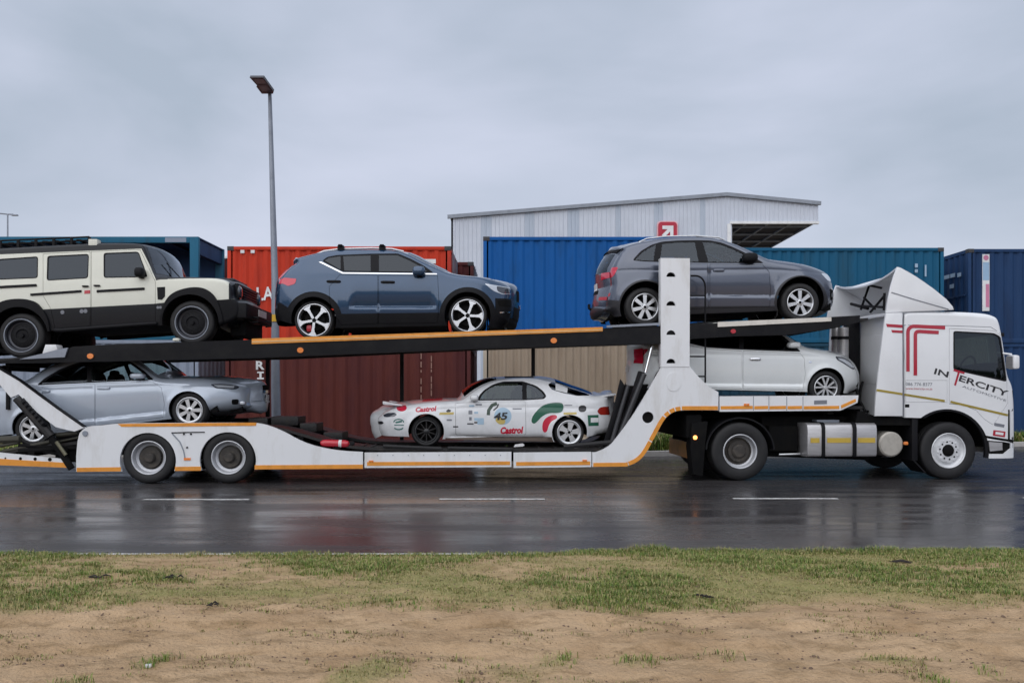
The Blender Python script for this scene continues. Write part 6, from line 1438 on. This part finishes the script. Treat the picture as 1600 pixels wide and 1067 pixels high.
# ---- white rally coupe, facing the rear of the trailer
T = car_thing('rally_coupe', 'white rally coupe with red and green decals and number 45 on the low deck', (666, 674), (889.7, 675.5), 24, .86)
o = [(594, 681), (590, 673), (589.5, 665), (587.5, 660), (588, 653), (594, 648), (603, 641), (620, 635.5), (634, 632.5), (655, 629), (686, 626.5), (706, 625.5), (722, 625), (735, 614), (749, 604.5), (765, 597), (783, 592.5), (809, 590.5), (836, 590.5), (852, 593.5), (864, 597), (888, 605.5), (908, 612), (922, 616.5), (930, 618), (940, 616), (953, 617.5), (951, 623), (951.5, 633), (953, 645), (958, 652), (960, 662), (958.5, 672), (948, 677), (932, 679)]
s = Shell(T, VN, .86, o, [(592, 681.5), (637, 682), (700, 686), (770, 688), (860, 690), (920, 682), (932, 679)], [(666, 674, 28), (889.7, 675.5, 27.5)],
          [(590, 640), (705, 627), (760, 625.5), (851, 624.5), (955, 627)], ptaper=(.30, .20), tlen=(.8, .6), k=.48, rads=[(588, .18), (650, .14), (730, .1), (800, .08), (870, .1), (955, .12)], crown=(.035, .18),
          creases=[([(700, 681), (770, 683), (858, 683)], .05, .03), ([(640, 641), (720, 637), (830, 636), (935, 638)], .010, .05)], flare=.03)
rw = mat('rally_white', (.76, .77, .79), .3, 0, .7, .06, 5)
dk = mat('sill_grime', (.10, .075, .06), .7)
green = mat('green_decal', (.012, .11, .065), .35, 0, .3, .02); teal = mat('teal_decal', (.03, .16, .14), .4, 0, .2); yel = mat('yellow_decal', (.60, .46, .14), .4, 0, .2)
red2 = mat('red_decal', (.58, .015, .05), .35, 0, .4, .04); pale = mat('pale_blue_decal', (.40, .56, .70), .4, 0, .3)

dlo = [(745, 625.8), (749, 617), (756, 609.5), (770, 600.5), (786, 595.8), (817, 595.6), (838, 602.5), (849, 611), (854, 619), (850, 623.3), (822, 625.2)]
gp = chaikin([(829.7, 658.7), (831.7, 650), (843.5, 636), (856.6, 629.5), (877.6, 628.6), (881, 634), (879, 643), (872, 645.4), (856.6, 645), (846, 651), (839.6, 658.7), (834, 662.5)], 2, True)
rp = chaikin([(847, 663), (851, 654), (860.6, 648.3), (869.8, 648), (871, 653.5), (862, 657.6), (857.5, 664), (854.5, 675.5), (848, 675)], 2, True)
reg = [dict(name='door', poly=rounded([(711, 629.5), (742, 627.8), (821.5, 626.8), (822, 679), (712, 680)], 3), mat=rw, gap=.005),
       dict(name='sill', poly=[(696, 684), (770, 682.5), (862, 682.5), (866, 695), (696, 695)], mat=dk, off=.004),
       dict(name='window_frame', poly=rounded(dlo, 4), mat=plastic, off=-.004, th=.02),
       dict(name='window', poly=[(750, 624), (753, 617.5), (758, 611.5), (771, 602.8), (787, 598.2), (816, 598), (816, 623.6)], mat=g_mid, off=-.008),
       dict(name='window', poly=[(823, 599.6), (836, 604.7), (846, 612), (850.5, 618.8), (847.5, 621.8), (823, 623.3)], mat=g_mid, off=-.008),
       dict(name='hatch_glass', poly=[(856, 600.5), (863, 596.5), (875, 598.5), (890, 605), (915, 613.5), (922, 617.8), (902, 618.3), (880, 614), (862, 608.5)], mat=g_dark, off=.002),
       dict(name='window_sticker', poly=[(868, 599), (877, 601.5), (887, 606.5), (886, 613.8), (868, 609.5)], mat=ring, off=.005),
       dict(name='decal_edge', poly=[tuple(q) for q in inset(np.array(gp), -1.3)], mat=ring, off=.0025), dict(name='decal', poly=gp, mat=green, off=.003, label='green arc decal'),
       dict(name='decal_edge', poly=[tuple(q) for q in inset(np.array(rp), -1.3)], mat=ring, off=.0025), dict(name='decal', poly=rp, mat=red2, off=.003, label='red blob decal'),
       dict(name='decal', poly=circ(785.7, 650, 13.5, 28), mat=pale, off=.002, only=['door'], label='round number panel'),
       dict(name='decal', poly=chaikin([(773, 655), (780, 651), (790, 655), (789, 662), (783, 663.3), (777, 661)], 2, True), mat=yel, off=.003),
       dict(name='decal', poly=circ(627.5, 637, 8, 18, 5.6), mat=red2, off=.003), dict(name='decal', poly=[(687, 644.3), (709, 643.8), (709, 647.3), (686, 648)], mat=yel, off=.003),
       dict(name='decal', poly=[(697, 641.5), (701, 638.8), (705, 641), (703, 643.6), (698, 643.8)], mat=blackprint, off=.003),
       dict(name='decal', poly=[(880.5, 644.3), (901, 643.8), (901, 647.3), (880.5, 647.8)], mat=yel, off=.003),
       dict(name='decal', poly=[(918, 648.5), (935, 648), (935.5, 665), (919.5, 665.5)], mat=green, off=.003), dict(name='decal', poly=[(923, 652.5), (935, 652.5), (935, 659.5), (923, 660)], mat=ring, off=.004),
       dict(name='fuel_flap', poly=chaikin([(904, 633.3), (916, 633), (916, 643.3), (904, 643.8)], 1, True), mat=blackprint, off=.003),
       dict(name='taillight', poly=[(933, 642), (937, 636.5), (945, 635), (953, 635), (953, 648), (938, 648), (934.5, 645)], mat=mat('red_lens_unlit', (.32, .02, .012), .15, 0, 1), off=.004),
       dict(name='headlight', poly=[(598, 648.5), (605, 645), (617, 644.6), (620.5, 647.5), (616, 651), (601, 651.5)], mat=darklens, off=.003),
       dict(name='marker_lamp', poly=[(587, 658.3), (597, 658), (599.5, 660.5), (597, 662.7), (588, 662.6)], mat=blackprint, off=.003),
       dict(name='decal', poly=band([(776.5, 630), (769, 633), (763.5, 641), (763, 648.5)], 2.6), mat=mat('feather_decal', (.06, .09, .07), .5), off=.003),
       dict(name='decal', poly=band([(779, 631), (777, 636), (771, 641)], 1.0), mat=blackprint, off=.003)]
for x, y, w, h, m_ in ((737, 634, 4, 1.4, pale), (748, 632, 5, 1.3, greyprint), (735, 644, 3, 3, greyprint), (744, 644.6, 3, 1.6, pale), (735, 654, 2, 2.6, greyprint), (744, 655, 3, 2.2, pale), (735, 662, 5, 1, blackprint), (745, 660, 4, 1.2, blackprint), (751, 658, 5, 5, pale), (702, 656, 4, 1.2, greyprint), (712, 666.5, 4, 1.0, blackprint), (808, 638.5, 7, 1, greyprint), (888, 633, 6, .7, greyprint)):
    reg.append(dict(name='sponsor_mark', poly=[(x-w, y-h), (x+w, y-h), (x+w, y+h), (x-w, y+h)], mat=m_, off=.003, th=.002))
s.build(reg, rw, strip=[dict(name='windshield', a=(726, 621), b=(776, 594), mat=g_mid, off=.003), dict(name='rear_window', a=(868, 598), b=(924, 617), mat=g_dark, f=(-.9, .9), off=.003),
                        dict(name='sunroof_band', a=(790, 591.5), b=(835, 590.5), mat=plastic, f=(-.8, .8), off=.003), dict(name='bonnet_decal', a=(660, 628.5), b=(690, 626.3), mat=red2, f=(-.8, .3), off=.002)])
s.tub()
def cs(px, py): return s.at(px, py)
T.part('lettering', text_on('Castrol', (782, 678), (818, 677), 11, cs, bold=.05, shear=.2), red2, smooth=False)
T.part('lettering', text_on('Castrol', (649.5, 644), (682.5, 642), 8, cs, bold=.045, shear=.2), red2, smooth=False)
T.part('race_number', text_on('45', (771.5, 656.5), (793.5, 655.5), 11.5, lambda a, b: s.at(a, b), off=.007, bold=.03, shear=.15), blackprint, smooth=False)
for q in (band(circ(623, 659, 7.5, 14, 4.2, PI*.95, PI*2.05), .8), band([(616, 664), (631, 664)], .7), band(circ(623, 668, 6.5, 12, 2.8, 0, PI), .9), band([(618, 660), (628, 658)], 1.3)):
    T.part('decal', poly_on([tuple(x) for x in q], cs, .004), teal, smooth=False)
# raised pop-up lamps, mirror, rear wing, roof scoop
for sg in (-1, 1):
    u0, z0 = R(605, 631, VN+.9); u1 = R(634, 631, VN+.9)[0]
    T.part('popup_lamp', MB().add([(u0, s.vc+sg*.52-.16, z0+.0), (u0, s.vc+sg*.52+.16, z0+.0), (u1, s.vc+sg*.52+.16, z0-.03), (u1, s.vc+sg*.52-.16, z0-.03), (u0, s.vc+sg*.52-.16, z0+.06), (u0, s.vc+sg*.52+.16, z0+.06), (u1, s.vc+sg*.52+.16, z0+.0), (u1, s.vc+sg*.52-.16, z0+.0)], [(0, 1, 2, 3), (4, 7, 6, 5), (0, 4, 5, 1), (1, 5, 6, 2), (2, 6, 7, 3), (3, 7, 4, 0)]), rw, bevel=.015)
s.mirror(741, 621.5, 13, 10, rw, rw, facing=-1, out=.14)
uw, zw = R(946, 619, VN+.8)
T.part('rear_wing', MB().add([(uw-.17, s.vc-.70, zw-.02), (uw+.09, s.vc-.66, zw+.02), (uw+.10, s.vc+.66, zw+.02), (uw-.17, s.vc+.70, zw-.02), (uw-.17, s.vc-.70, zw+.02), (uw+.09, s.vc-.66, zw+.055), (uw+.10, s.vc+.66, zw+.055), (uw-.17, s.vc+.70, zw+.02)], [(0, 1, 2, 3), (4, 7, 6, 5), (0, 4, 5, 1), (1, 5, 6, 2), (2, 6, 7, 3), (3, 7, 4, 0)]), rw, bevel=.012)
uB, zB = R(800, 625, VN+.4); s.seats([R(812, 625, VN)[0]], zB-.05, facing=-1); s.steering(R(768, 625, VN)[0], zB-.08, facing=-1, dv_=.36)
blkrim = mat('black_rim', (.015, .015, .017), .35, .3, .3, 0)
msf = wheel_set('celf', .262, .19, .2, 'mesh8', blkrim); msr = wheel_set('celr', .262, .205, .2, 'five', silver)
for p, ms in (((666, 674), msf), ((889.7, 675.5), msr)):
    u, z = R(*p, VN); put_wheel(T, ms, u, VN+.03, z); put_wheel(T, ms, u, VN+1.72-.03, z, far=True)
